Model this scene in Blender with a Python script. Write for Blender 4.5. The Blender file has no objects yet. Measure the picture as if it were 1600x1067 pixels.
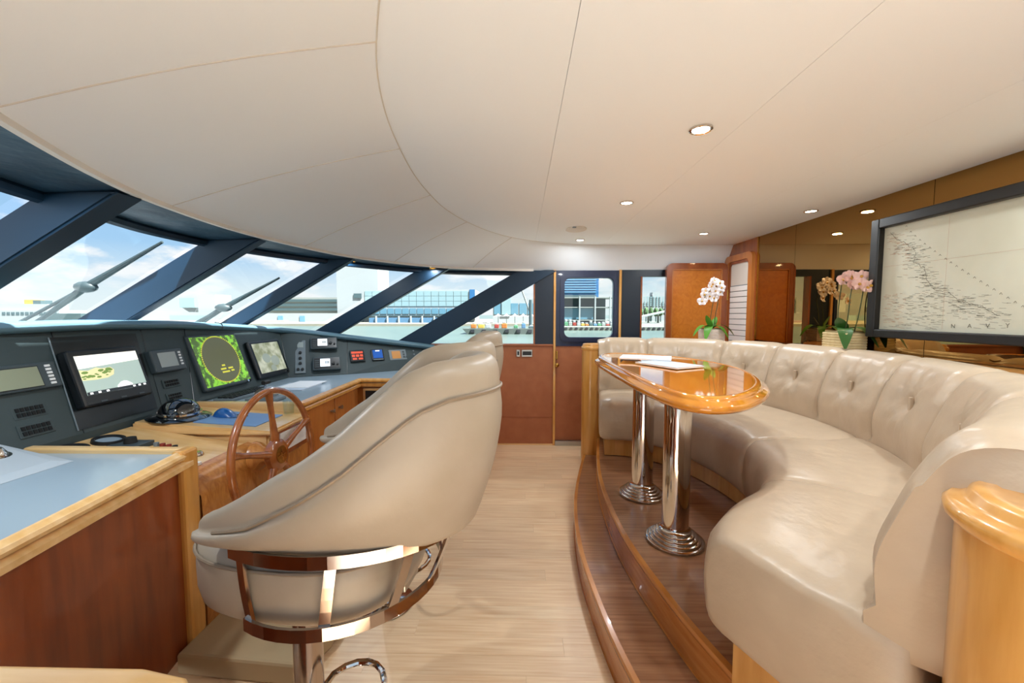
import bpy, bmesh, math, random
from mathutils import Vector, Matrix
random.seed(7)
S = bpy.context.scene
COL = S.collection
R = math.radians
# ------------------------------------------------------------------ camera
cam_d = bpy.data.cameras.new('camera'); cam = bpy.data.objects.new('camera', cam_d); COL.objects.link(cam)
cam_d.sensor_width = 36.0; cam_d.lens = 36.0 * 640 / 1600; cam_d.clip_start = 0.02; cam_d.clip_end = 3000
cam.location = (0, 0, 1.41)
cam.rotation_euler = (R(90) - math.atan(43 / 640), 0, math.atan(15 / 640))
S.camera = cam
# ------------------------------------------------------------------ view + world
S.view_settings.view_transform = 'Standard'; S.view_settings.look = 'None'
S.view_settings.gamma = 1.0; S.view_settings.use_curve_mapping = False
S.view_settings.exposure = 1.17
S.cycles.max_bounces = 10; S.cycles.diffuse_bounces = 6; S.cycles.glossy_bounces = 5; S.cycles.transparent_max_bounces = 16
S.cycles.caustics_reflective = False; S.cycles.caustics_refractive = False; S.cycles.sample_clamp_indirect = 6.0
S.cycles.use_denoising = True
SKY = .48
LAMP = 3.2
W = bpy.data.worlds.new('world'); S.world = W; W.use_nodes = True
nt = W.node_tree; nt.nodes.clear()
def wn(t, **k):
    n = nt.nodes.new(t)
    for a, b in k.items(): setattr(n, a, b)
    return n
tc = wn('ShaderNodeTexCoord'); sep = wn('ShaderNodeSeparateXYZ'); nt.links.new(tc.outputs['Generated'], sep.inputs[0])
gr = wn('ShaderNodeValToRGB'); nt.links.new(sep.outputs['Z'], gr.inputs[0])
e = gr.color_ramp.elements; e[0].position = 0.0; e[0].color = (.86, .94, .96, 1); e[1].position = .45; e[1].color = (.24, .46, .82, 1)
m1 = e.new(.045); m1.color = (.80, .90, .96, 1); m2 = e.new(.13); m2.color = (.40, .64, .92, 1)
mp = wn('ShaderNodeMapping'); mp.inputs['Scale'].default_value = (1, 1, 2.6); nt.links.new(tc.outputs['Generated'], mp.inputs[0])
no = wn('ShaderNodeTexNoise'); no.inputs['Scale'].default_value = 7.0; no.inputs['Detail'].default_value = 7; no.inputs['Roughness'].default_value = .55
nt.links.new(mp.outputs[0], no.inputs['Vector'])
cr = wn('ShaderNodeValToRGB'); cr.color_ramp.elements[0].position = .48; cr.color_ramp.elements[1].position = .58; nt.links.new(no.outputs['Fac'], cr.inputs[0])
mx = wn('ShaderNodeMixRGB'); mx.inputs[2].default_value = (.97, .97, 1.0, 1); nt.links.new(cr.outputs[0], mx.inputs[0]); nt.links.new(gr.outputs[0], mx.inputs[1])
bg = wn('ShaderNodeBackground'); bg.inputs[1].default_value = SKY; nt.links.new(mx.outputs[0], bg.inputs[0])
wo = wn('ShaderNodeOutputWorld'); nt.links.new(bg.outputs[0], wo.inputs[0])
sd = bpy.data.lights.new('sun', 'SUN'); sd.energy = 14.0; sd.angle = R(2); sd.color = (.97, .99, 1.0)
sun = bpy.data.objects.new('sun', sd); COL.objects.link(sun); sun.rotation_euler = (R(31), 0, R(62))

# ------------------------------------------------------------------ materials
def C(h, a=1.0):
    h = h.lstrip('#'); v = [int(h[i:i + 2], 16) / 255 for i in (0, 2, 4)]
    return tuple(((x + .055) / 1.055) ** 2.4 if x > .04045 else x / 12.92 for x in v) + (a,)
M = {}
def mat(name, col, rough=.5, metal=0.0, coat=0.0, spec=.5, emit=0.0):
    m = bpy.data.materials.new(name); m.use_nodes = True
    b = m.node_tree.nodes['Principled BSDF']
    c = C(col) if isinstance(col, str) else col
    b.inputs['Base Color'].default_value = c; b.inputs['Roughness'].default_value = rough; b.inputs['Metallic'].default_value = metal
    b.inputs['Coat Weight'].default_value = coat; b.inputs['Coat Roughness'].default_value = .04; b.inputs['Specular IOR Level'].default_value = spec
    if emit: b.inputs['Emission Color'].default_value = c; b.inputs['Emission Strength'].default_value = emit
    M[name] = m
    return m
def tex(name, c1, c2, scale=(1, 1, 1), nscale=6, detail=5, rough=.5, coat=0.0, bump=0.0, lo=.3, hi=.7, dist=0.0, metal=0.0, rnd=0.0, spec=.5, bscale=None, bdist=.01):
    m = mat(name, c1, rough, metal, coat, spec); t = m.node_tree; b = t.nodes['Principled BSDF']
    co = t.nodes.new('ShaderNodeTexCoord'); mpn = t.nodes.new('ShaderNodeMapping'); mpn.inputs['Scale'].default_value = scale
    src = co.outputs['Object']
    if rnd:
        oi = t.nodes.new('ShaderNodeObjectInfo'); va = t.nodes.new('ShaderNodeVectorMath'); va.operation = 'SCALE'; va.inputs[0].default_value = (7, 13, 5)
        t.links.new(oi.outputs['Random'], va.inputs['Scale']); ad = t.nodes.new('ShaderNodeVectorMath'); t.links.new(src, ad.inputs[0]); t.links.new(va.outputs[0], ad.inputs[1]); src = ad.outputs[0]
    t.links.new(src, mpn.inputs[0])
    n = t.nodes.new('ShaderNodeTexNoise'); n.inputs['Scale'].default_value = nscale; n.inputs['Detail'].default_value = detail; n.inputs['Distortion'].default_value = dist
    t.links.new(mpn.outputs[0], n.inputs['Vector'])
    r = t.nodes.new('ShaderNodeValToRGB'); r.color_ramp.elements[0].position = lo; r.color_ramp.elements[1].position = hi
    r.color_ramp.elements[0].color = C(c1); r.color_ramp.elements[1].color = C(c2)
    t.links.new(n.outputs['Fac'], r.inputs[0])
    out = r.outputs[0]
    if rnd:
        h = t.nodes.new('ShaderNodeHueSaturation'); ma = t.nodes.new('ShaderNodeMath'); ma.operation = 'MULTIPLY_ADD'; ma.inputs[1].default_value = rnd; ma.inputs[2].default_value = 1 - rnd / 2
        t.links.new(oi.outputs['Random'], ma.inputs[0]); t.links.new(ma.outputs[0], h.inputs['Value']); t.links.new(out, h.inputs['Color']); out = h.outputs[0]
    t.links.new(out, b.inputs['Base Color'])
    if bump:
        bn = n
        if bscale:
            bn = t.nodes.new('ShaderNodeTexNoise'); bn.inputs['Scale'].default_value = bscale; bn.inputs['Detail'].default_value = 4; t.links.new(co.outputs['Object'], bn.inputs['Vector'])
        bu = t.nodes.new('ShaderNodeBump'); bu.inputs['Strength'].default_value = bump; bu.inputs['Distance'].default_value = bdist
        t.links.new(bn.outputs['Fac'], bu.inputs['Height']); t.links.new(bu.outputs[0], b.inputs['Normal'])
    return m
tex('floor_wood', '#ddb78c', '#f0d4ae', (1.2, 26, 8), 3, 6, .34, .12, rnd=.12)
M['floor_wood'].node_tree.nodes['Principled BSDF'].inputs['Coat Roughness'].default_value = .3
tex('step_wood', '#8a5f42', '#a97a57', (1.0, 26, 8), 3, 6, .22, .5)
tex('honey', '#c58a3c', '#dca45a', (9, 9, 1.1), 3, 6, .28, .6)
tex('honey_x', '#d8a864', '#eac48c', (1.1, 9, 9), 3, 6, .3, .5)
tex('burl', '#a8652b', '#c98a45', (6, 6, 2.2), 5, 8, .3, .5, dist=1.6)
tex('burl_orange', '#b4641c', '#c8792a', (1, 1, 1), 22, 7, .28, .5, dist=1.0)
tex('riser', '#b5702e', '#c98642', (2, 2, 14), 3, 5, .25, .5)
tex('mahogany', '#6e2f14', '#94481f', (6, 6, .8), 3, 6, .3, .4)
tex('cherry', '#a8602a', '#bf7a3a', (8, 8, .9), 3, 6, .3, .4)
tex('redframe', '#82401c', '#9a5226', (6, 6, .9), 3, 5, .25, .6)
tex('table_wood', '#c8791c', '#de942f', (7, 1.2, 7), 3, 6, .06, 1.0)
tex('wheel_wood', '#8a4a22', '#a9632f', (5, 5, 5), 4, 5, .22, .7)
tex('leather', '#b8a48c', '#c1ad94', (1, 1, 1), 9, 5, .34, 0, bump=.45, bscale=20, bdist=.006)
tex('chair_leather', '#a59681', '#ad9e8b', (1, 1, 1), 7, 4, .38, 0, bump=.15, bscale=45, bdist=.003)
mat('piping', '#8d7a64', .45)
tex('wall_leather', '#9c5a36', '#a6643e', (1, 1, 1), 10, 4, .5, 0, bump=.1, bscale=120, bdist=.002)
mat('navy', '#10202f', .38); mat('navy_door', '#13223f', .3, coat=.3); mat('navy_frame', '#0a2a40', .45)
tex('soffit', '#123044', '#1d4257', (1, 1, 1), 5, 3, .55, 0, bump=.5, bscale=6, bdist=.03)
mat('headliner', '#edf2f6', .85, spec=.1); mat('headtrim', '#dad4cb', .6); mat('seam', '#c9c4bc', .9); mat('seam_l', '#cfc9bf', .9)
mat('dash', '#364345', .6); mat('dash_dark', '#0d1517', .28); mat('visor', '#5a7884', .38); mat('device', '#3c474b', .45); mat('device_black', '#12171a', .35)
mat('bounce_dash_top', '#a9b2b5', .6); mat('rubber', '#0b0e10', .6); mat('slot', '#050708', .8)
mat('counter', '#94a6b2', .28, coat=.2); mat('greyplastic', '#727d82', .4); mat('white', '#e8e8e6', .5); mat('palegrey', '#a4adb3', .4); mat('lcd', '#8d937a', .35); mat('lcd2', '#98a09c', .3)
mat('chrome', '#dcd6d0', .07, 1.0); mat('chrome_d', '#b9aca2', .1, 1.0); mat('brass', '#c79a4c', .25, 1.0); mat('steel', '#b9b9b6', .3, 1.0)
mat('bronze_mirror', '#a37e4a', .015, 1.0); mat('silver_mirror', '#d8d4cc', .02, 1.0)
mat('frame_black', '#171412', .4); tex('chart_paper', '#c8c7b2', '#d3d3c2', (1, 1, 1), 3, 3, .35); mat('ink', '#7d7a6c', .8); mat('ink_red', '#b98a6a', .8)
mat('lens', '#fff6e6', .4, emit=14.0); mat('lens_warm', '#ffd28a', .4, emit=6.0)
mat('pad', '#b39d78', .8); mat('blue', '#1c5a9c', .25, coat=.5); mat('bluepad', '#6f95c2', .4); mat('dome', '#0b0f12', .05, coat=1.0)
mat('paper', '#f1f3f5', .45); mat('paper_blue', '#c6d2e0', .45); mat('paper_dark', '#5e6c7c', .5)
mat('petal_white', '#f4eef0', .6); mat('petal_pink', '#e8c3b8', .6); mat('lip', '#c99a3a', .5); mat('leaf', '#4f8a2a', .35); mat('leaf_dark', '#2f5a1f', .35); mat('stem', '#3f4a25', .5)
tex('basket_white', '#e2ddd6', '#d2ccc4', (1, 1, 1), 30, 3, .7); tex('basket_cream', '#e0cda0', '#cdb684', (1, 1, 1), 30, 3, .7); mat('moss', '#8a7a52', .9)
for n_, c_, s_ in (('scr_sky', '#f2efe6', 1.0), ('scr_water', '#9db0a8', .9), ('scr_green', '#6d8a45', .8), ('scr_sand', '#d8cf9e', .9), ('scr_white', '#ffffff', 1.0), ('scr_bar', '#2c3338', .4), ('scr_radar', '#57573a', .7), ('scr_rgreen', '#6fc22a', .8), ('scr_yel', '#c8c23a', .8), ('scr_lcd', '#e4edf6', 1.1), ('scr_grey', '#8c9488', .6), ('scr_red', '#c8503a', .7), ('scr_blue', '#1b4f9c', .6), ('scr_orange', '#a8743c', .5), ('scr_olive', '#8b9468', .7)):
    mat(n_, c_, .25, emit=s_ * .42)
def radar_mat():
    m = tex('scr_chart', '#4f6a2a', '#8fd43a', (1, 1, 1), 26, 4, .25, lo=.47, hi=.56); t = m.node_tree; b = t.nodes['Principled BSDF']
    b.inputs['Emission Strength'].default_value = .22; t.links.new(b.inputs['Base Color'].links[0].from_socket, b.inputs['Emission Color'])
    m = tex('scr_photo', '#8c9070', '#c6c6ae', (1, 1, 1), 14, 4, .25, lo=.4, hi=.62); t = m.node_tree; b = t.nodes['Principled BSDF']
    b.inputs['Emission Strength'].default_value = .16; t.links.new(b.inputs['Base Color'].links[0].from_socket, b.inputs['Emission Color'])
radar_mat()
def glass_mat(name, tint, k):
    m = bpy.data.materials.new(name); m.use_nodes = True; t = m.node_tree; t.nodes.clear()
    tr = t.nodes.new('ShaderNodeBsdfTransparent'); tr.inputs[0].default_value = C(tint); gl = t.nodes.new('ShaderNodeBsdfGlossy'); gl.inputs['Roughness'].default_value = .02
    fr = t.nodes.new('ShaderNodeValue'); fr.outputs[0].default_value = .05
    mi = t.nodes.new('ShaderNodeMixShader'); o = t.nodes.new('ShaderNodeOutputMaterial')
    t.links.new(fr.outputs[0], mi.inputs[0]); t.links.new(tr.outputs[0], mi.inputs[1]); t.links.new(gl.outputs[0], mi.inputs[2]); t.links.new(mi.outputs[0], o.inputs[0]); M[name] = m
glass_mat('glass', '#f6fbfa', 1)
# exterior
mat('b_white', '#8e9292', .8); mat('b_grey', '#8c9190', .8); mat('b_glass', '#7c9396', .3); mat('b_glass_b', '#547989', .3); mat('b_blue', '#2c5e89', .25); mat('b_bluelight', '#5e86a3', .3)
mat('b_dark', '#3c4f52', .6); mat('b_conc', '#80837e', .8); mat('b_pink', '#a48c89', .8); mat('b_tree', '#3c5530', .9); mat('b_orange', '#9e5c20', .7); mat('b_red', '#862c21', .6); mat('b_yellow', '#a48630', .7); mat('b_green', '#447955', .7)
mat('b_deck', '#474f49', .8); mat('b_black', '#181c20', .7); mat('b_tarp', '#426784', .7); mat('b_rock', '#7d796a', .9)
tex('water', '#46524d', '#525f58', (1, 1, 1), .05, 6, .3, bump=.3, bscale=.8, bdist=.2, spec=.3)
mat('b_pier', '#63685f', .9)
mat('wiper', '#2c383a', .5)

# ------------------------------------------------------------------ mesh helpers
def wl(o):
    v = Vector((0, 0, 0))
    while o is not None: v += o.location; o = o.parent
    return v
class MB:
    def __init__(s): s.v = []; s.f = []
    def add(s, vs, fs):
        b = len(s.v); s.v += [tuple(v) for v in vs]; s.f += [tuple(b + i for i in f) for f in fs]; return s
    def bm(s, bm):
        bm.verts.index_update(); s.add([v.co[:] for v in bm.verts], [[v.index for v in f.verts] for f in bm.faces]); bm.free(); return s
    def box(s, x0, x1, y0, y1, z0, z1, bev=0.0, seg=2, mx=None):
        bm = bmesh.new(); bmesh.ops.create_cube(bm, size=1)
        for v in bm.verts: v.co = Vector(((x0 + x1) / 2 + v.co.x * (x1 - x0), (y0 + y1) / 2 + v.co.y * (y1 - y0), (z0 + z1) / 2 + v.co.z * (z1 - z0)))
        if bev: bmesh.ops.bevel(bm, geom=bm.edges[:], offset=bev, segments=seg, profile=.5, affect='EDGES')
        if mx: bmesh.ops.transform(bm, matrix=mx, verts=bm.verts)
        return s.bm(bm)
    def obox(s, o, u, v, n, u0, u1, v0, v1, n0, n1, bev=0.0):
        mx = Matrix(((u[0], v[0], n[0], o[0]), (u[1], v[1], n[1], o[1]), (u[2], v[2], n[2], o[2]), (0, 0, 0, 1)))
        return s.box(u0, u1, v0, v1, n0, n1, bev, 2, mx)
    def prism(s, poly, z0, z1, bev=0.0, seg=2):
        bm = bmesh.new(); a = [bm.verts.new((p[0], p[1], z0)) for p in poly]; b = [bm.verts.new((p[0], p[1], z1)) for p in poly]; n = len(poly)
        bm.faces.new(a[::-1]); bm.faces.new(b)
        for i in range(n): bm.faces.new((a[i], a[(i + 1) % n], b[(i + 1) % n], b[i]))
        bmesh.ops.recalc_face_normals(bm, faces=bm.faces)
        if bev:
            ed = [e for e in bm.edges if abs(e.verts[0].co.z - e.verts[1].co.z) < 1e-6]
            bmesh.ops.bevel(bm, geom=ed, offset=bev, segments=seg, profile=.5, affect='EDGES')
        return s.bm(bm)
    def poly(s, pts): return s.add(pts, [tuple(range(len(pts)))])
    def tube(s, pts, r, n=10, closed=False, caps=True):
        pts = [Vector(p) for p in pts]; N = len(pts); rs = r if isinstance(r, (list, tuple)) else [r] * N
        prev = None; vs = []
        for i, p in enumerate(pts):
            t = (pts[(i + 1) % N] - pts[i - 1]) if closed or 0 < i < N - 1 else (pts[1] - pts[0] if i == 0 else pts[-1] - pts[-2])
            t.normalize()
            if prev is None:
                a = Vector((0, 0, 1)) if abs(t.z) < .9 else Vector((1, 0, 0)); prev = t.cross(a).normalized()
            prev = (prev - t * prev.dot(t)).normalized(); q = t.cross(prev)
            for k in range(n):
                an = 2 * math.pi * k / n; vs.append(p + (prev * math.cos(an) + q * math.sin(an)) * rs[i])
        fs = []
        for i in range(N if closed else N - 1):
            for k in range(n):
                j = (i + 1) % N; fs.append((i * n + k, i * n + (k + 1) % n, j * n + (k + 1) % n, j * n + k))
        if caps and not closed: fs.append(tuple(range(n))[::-1]); fs.append(tuple((N - 1) * n + k for k in range(n)))
        return s.add(vs, fs)
    def lathe(s, prof, cx=0, cy=0, n=32, axis=None, org=None):
        vs = []; m = len(prof)
        for k in range(n):
            a = 2 * math.pi * k / n
            for r, z in prof: vs.append(Vector((cx + r * math.cos(a), cy + r * math.sin(a), z)))
        if axis is not None:
            q = Vector((0, 0, 1)).rotation_difference(Vector(axis)); vs = [Vector(org) + q @ v for v in vs]
        fs = [(k * m + i, ((k + 1) % n) * m + i, ((k + 1) % n) * m + i + 1, k * m + i + 1) for k in range(n) for i in range(m - 1)]
        if prof[0][0] > 1e-6: fs.append(tuple(k * m for k in range(n))[::-1])
        if prof[-1][0] > 1e-6: fs.append(tuple(k * m + m - 1 for k in range(n)))
        return s.add(vs, fs)
    def grid(s, rows, closed_u=False, closed_v=False, cap=False):
        # rows: list of lists of points
        N = len(rows); m = len(rows[0]); vs = [p for r in rows for p in r]; fs = []
        for i in range(N if closed_u else N - 1):
            for j in range(m if closed_v else m - 1):
                a = i; b = (i + 1) % N; c = (j + 1) % m; fs.append((a * m + j, b * m + j, b * m + c, a * m + c))
        if cap: fs.append(tuple(range(m))[::-1]); fs.append(tuple((N - 1) * m + j for j in range(m)))
        return s.add(vs, fs)
    def sweep(s, path, prof, closed=False, cap=True):
        # path: (x,y,z) list; prof: (offset to the left of travel, z) closed loop
        N = len(path); rows = []
        for i in range(N):
            p = Vector(path[i]); a = Vector(path[i - 1]) if (i or closed) else p; b = Vector(path[(i + 1) % N]) if (i < N - 1 or closed) else p
            t1 = (p - a); t2 = (b - p); t1.z = t2.z = 0
            if t1.length < 1e-6: t1 = t2.copy()
            if t2.length < 1e-6: t2 = t1.copy()
            t1.normalize(); t2.normalize(); n1 = Vector((-t1.y, t1.x, 0)); n2 = Vector((-t2.y, t2.x, 0)); nn = (n1 + n2); nn.normalize(); k = 1 / max(.35, nn.dot(n1))
            rows.append([p + nn * (o * k) + Vector((0, 0, z)) for o, z in prof])
        return s.grid(rows, closed, True, cap and not closed)
    def build(s, name, m, parent=None, local=False, smooth=False, angle=None):
        off = Vector((0, 0, 0)) if (local or parent is None) else wl(parent)
        me = bpy.data.meshes.new(name); me.from_pydata([(v[0] - off.x, v[1] - off.y, v[2] - off.z) for v in s.v], [], s.f); me.validate()
        b = bmesh.new(); b.from_mesh(me); bmesh.ops.recalc_face_normals(b, faces=b.faces); b.to_mesh(me); b.free()
        me.materials.append(M[m] if isinstance(m, str) else m)
        if smooth:
            for p in me.polygons: p.use_smooth = True
            me.set_sharp_from_angle(angle=R(angle or 40))
        o = bpy.data.objects.new(name, me); COL.objects.link(o)
        if parent is not None: o.parent = parent
        return o
def tag(o, label=None, cat=None, group=None, kind=None):
    if label: o['label'] = label
    if cat: o['category'] = cat
    if group: o['group'] = group
    if kind: o['kind'] = kind
    return o
def thing(name, loc, label, cat, group=None, kind=None, rz=0):
    o = bpy.data.objects.new(name, None); o.empty_display_size = .1; COL.objects.link(o); o.location = loc; o.rotation_euler.z = rz
    return tag(o, label, cat, group, kind)
def copy_tree(o, parent=None):
    c = o.copy(); COL.objects.link(c); c.parent = parent
    for ch in list(o.children): copy_tree(ch, c)
    return c
def cat_rom(pts, n, closed=False):
    P = [Vector(p) for p in pts]; N = len(P); out = []
    for i in range(N if closed else N - 1):
        p0 = P[i - 1] if (i or closed) else P[0] * 2 - P[1]; p1 = P[i]; p2 = P[(i + 1) % N]; p3 = P[(i + 2) % N] if (closed or i + 2 < N) else P[-1] * 2 - P[-2]
        for k in range(n):
            t = k / n; out.append(.5 * ((2 * p1) + (p2 - p0) * t + (2 * p0 - 5 * p1 + 4 * p2 - p3) * t * t + (3 * p1 - p0 - 3 * p2 + p3) * t ** 3))
    if not closed: out.append(P[-1])
    return out
def sample(pl, n):
    L = [0]
    for a, b in zip(pl, pl[1:]): L.append(L[-1] + (b - a).length)
    out = []; j = 0
    for i in range(n):
        d = L[-1] * i / (n - 1)
        while j < len(pl) - 2 and L[j + 1] < d: j += 1
        t = (d - L[j]) / max(1e-9, L[j + 1] - L[j]); out.append(pl[j].lerp(pl[j + 1], min(1, t)))
    return out
def interp(x, xs, ys):
    if x <= xs[0]: return ys[0]
    for i in range(len(xs) - 1):
        if x <= xs[i + 1]: t = (x - xs[i]) / (xs[i + 1] - xs[i]); return ys[i] + (ys[i + 1] - ys[i]) * t
    return ys[-1]
def clip(poly, x, keep_greater):
    out = []; ins = (lambda p: p[0] >= x) if keep_greater else (lambda p: p[0] <= x)
    for i in range(len(poly)):
        a = poly[i]; b = poly[(i + 1) % len(poly)]
        if ins(a): out.append(a)
        if ins(a) != ins(b): t = (x - a[0]) / (b[0] - a[0]); out.append((x, a[1] + (b[1] - a[1]) * t))
    return out
def vec3(pts, z): return [(p[0], p[1], z) for p in pts]
YF = 4.35; YN = -.22; XM = 2.12; ZC = 2.10

# ------------------------------------------------------------------ floor
fl = MB().box(-2.6, 2.3, YN - .1, YF + .1, -.08, -.012).build('floor', 'step_wood'); tag(fl, 'light teak plank floor of the aisle behind the helm chairs', 'floor', kind='structure')
pm = None; y = YN; row = 0
while y < YF:
    x = -1.45 - (row * .37) % .9
    while x < .62:
        L = 1.18
        if pm is None:
            o = MB().box(0, L - .0006, 0, .0954, -.012, 0).build('plank', 'floor_wood', fl, local=True); pm = o.data
        else:
            o = bpy.data.objects.new('plank', pm); COL.objects.link(o); o.parent = fl
        o.location = (x, y, random.uniform(-.0003, .0003)); x += L
    y += .096; row += 1
# two curved steps up to the dinette
def curve_x(pts): return lambda y: interp(y, [p[1] for p in pts], [p[0] for p in pts])
S1 = [(.40 + .02, .35), (.50, .6), (.425, 1.15), (.36, 1.56), (.322, 1.9), (.315, 2.11), (.338, 2.52), (.40, 2.92), (.535, 3.49), (.575, 3.62)]
S1 = sample(cat_rom([(p[0], p[1], 0) for p in [(.56, .45), (.455, 1.0), (.36, 1.5), (.322, 1.9), (.315, 2.15), (.338, 2.52), (.40, 2.92), (.53, 3.49), (.575, 3.64)]], 8), 44)
S2 = sample(cat_rom([(p[0], p[1], 0) for p in [(.82, .60), (.665, 1.13), (.583, 1.45), (.52, 1.85), (.503, 2.2), (.52, 2.64), (.57, 3.02), (.648, 3.44), (.68, 3.6)]], 8), 44)
def platform(name, path, z0, z1, xr, label):
    poly = [(p.x, p.y) for p in path] + [(xr, path[-1].y), (xr, path[0].y)]
    t = thing(name, (path[20].x + .3, path[20].y, z0), label, 'step', kind='structure')
    inner = [(p.x + .012, p.y) for p in path] + [(xr, path[-1].y), (xr, path[0].y)]
    MB().prism(inner, z0, z1 - .004).build('tread', 'step_wood', t)
    sh = [(p.x + .006, p.y, z0) for p in path]
    MB().sweep(sh, [(0, 0), (.006, 0), (.006, z1 - z0 - .028), (0, z1 - z0 - .028)]).build('riser', 'riser', t)
    pr = [(-.010, -.002), (.010, -.004), (.014, -.014), (.012, -.026), (.004, -.03), (-.010, -.03)]
    MB().sweep([(p.x + .006, p.y, z1) for p in path], pr).build('nosing', 'riser', t, smooth=True, angle=60)
    MB().sweep([(p.x + .004, p.y, z0) for p in path], [(.0, 0), (.008, 0), (.008, .006), (0, .006)]).build('kick_strip', 'riser', t)
    return t
platform('floor_step', S1, 0, .16, 2.1, 'lower curved wooden step rising from the aisle floor')
platform('floor_platform', S2, .16, .32, 2.1, 'upper curved wooden platform carrying the table and settee')

# ------------------------------------------------------------------ ceiling
IN = [(2.12, 4.20), (1.0, 4.19), (.55, 4.13), (.18, 3.98), (-.09, 3.75), (-.27, 3.47), (-.41, 3.12), (-.50, 2.75), (-.53, 2.42), (-.535, 2.1), (-.51, 1.75), (-.46, 1.4), (-.37, 1.08), (-.2, .72), (.05, .42), (.4, .2), (.9, .08), (2.12, .04)]
OUT = [(2.12, 4.36), (1.0, 4.36), (.5, 4.36), (.12, 4.33), (-.5, 4.14), (-.85, 3.92), (-1.13, 3.62), (-1.36, 3.22), (-1.48, 2.78), (-1.545, 2.25), (-1.50, 1.74), (-1.40, 1.36), (-1.20, .92), (-.95, .5), (-.6, .16), (-.15, -.1), (.4, -.24), (2.12, -.26)]
ZO = 1.865
NI = cat_rom([(p[0], p[1], ZC) for p in IN], 6); NO = cat_rom([(p[0], p[1], ZO) for p in OUT], 6)
ceil = thing('ceiling', (.8, 2.1, ZC), 'cream padded headliner ceiling with curved panels and thin seams', 'ceiling', kind='structure')
flat = [(p.x, p.y) for p in NI]
xs = [-1, .13, .80, 1.48, 2.13]
for a, b in zip(xs, xs[1:]):
    q = clip(clip(flat, a + .0007, True), b - .0007, False)
    MB().prism(q, ZC, ZC + .02).build('ceiling_panel', 'headliner', ceil)
seams = [0, 24, 36, 48, 60, 72, 84, len(NI) - 1]
for a, b in zip(seams, seams[1:]):
    rows = []
    for i in range(a, b + 1):
        p, q = NI[i], NO[i]; r = []
        for k in range(9):
            t = k / 8; c = p.lerp(q, t); c.z += .018 * math.sin(math.pi * t) * min(1, (q.xy - p.xy).length / .6)
            r.append(c)
        rows.append(r)
    if a: MB().tube([v + Vector((0, 0, -.0005)) for v in rows[0]], .0022, 6).build('seam_bead', 'seam_l', ceil, smooth=True)
    MB().grid(rows).build('cove_panel', 'headliner', ceil, smooth=True)
MB().tube([v + Vector((0, 0, -.0005)) for v in NI], .0022, 6).build('seam_bead', 'seam_l', ceil, smooth=True)
MB().box(-1.7, 2.3, -.35, 4.5, 2.16, 2.2).build('deckhead', 'seam', ceil)
edge = [p + Vector((0, 0, -.012)) for p in NO[18:97]]
t_ = MB().sweep(edge, [(-.004, 0), (.016, 0), (.016, .028), (-.004, .028)]).build('trim_1', 'headtrim', smooth=True); tag(t_, 'pale curved trim bead edging the headliner above the windshield', 'trim', kind='structure')
# dark soffit between headliner and windshield
WT = [(.16, 4.36), (-.07, 4.35), (-.62, 4.26), (-1.0, 4.03), (-1.33, 3.68), (-1.574, 3.30), (-1.78, 2.86), (-1.88, 2.43), (-1.88, 2.05), (-1.80, 1.72), (-1.70, 1.33), (-1.52, .9), (-1.1, .45), (-.65, .1), (-.07, -.15), (.2, -.22)]
WC = sample(cat_rom([(p[0], p[1], 1.85) for p in WT], 8), 90)
OC = sample([p.copy() for p in NO[17:97]], 90)
rows = []
for a, b in zip(OC, WC): rows.append([Vector((a.x, a.y, 1.862)).lerp(Vector((b.x, b.y, 1.852)), k / 5) for k in range(6)])
so = MB().grid(rows).build('trim_2', 'soffit', smooth=True); tag(so, 'dark blue padded overhead strip between windshield and headliner', 'overhead', kind='structure')

# ------------------------------------------------------------------ windshield
DIR = Vector((-1, 0, -.575)).normalized(); NRM = Vector((.5, 0, -.866)).normalized()
LEN = .95 / abs(DIR.z)
MUL = [(-.05, 4.36), (-1.0, 4.03), (-1.574, 3.30), (-1.88, 2.43), (-1.75, 1.48), (-1.2, .5), (-.05, -.16)]
ws = thing('windshield_frame', (-2.4, 2.1, .9), 'navy blue raked windshield frame with thick slanted mullions', 'windshield frame', kind='structure')
for i, (x, y) in enumerate(MUL):
    p = Vector((x, y, 1.852)); th = .11 if i == 4 else .075
    tx = min(OC, key=lambda v: abs(v.y - y)).x; dp = min(.175, (tx - .02 - x) / 2.0) if 0 < i < 6 else .20; y2 = Vector((0, -.05 if i == 0 else (th if i < 6 else -th), 0))
    zc = 1.853 if 0 < i < 6 else 1.862
    a0 = p + DIR * ((p.z - zc) / -DIR.z); q0 = p + NRM * dp; a1 = q0 - DIR * ((zc - q0.z) / -DIR.z); b0 = p + DIR * LEN; b1 = b0 + NRM * dp
    vs = [a0, a0 + y2, a1 + y2, a1, b0, b0 + y2, b1 + y2, b1]
    bm = bmesh.new(); vv = [bm.verts.new(v) for v in vs]
    for f in ((0, 1, 2, 3), (7, 6, 5, 4), (0, 4, 5, 1), (1, 5, 6, 2), (2, 6, 7, 3), (3, 7, 4, 0)): bm.faces.new([vv[k] for k in f])
    bmesh.ops.recalc_face_normals(bm, faces=bm.faces); bmesh.ops.bevel(bm, geom=bm.edges[:], offset=.008, segments=2, affect='EDGES')
    MB().bm(bm).build('mullion', 'navy_frame', ws)
hp = [p + DIR * .02 for p in WC]
MB().tube(hp, .028, 8).build('header_rail', 'navy_frame', ws, smooth=True)
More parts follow.
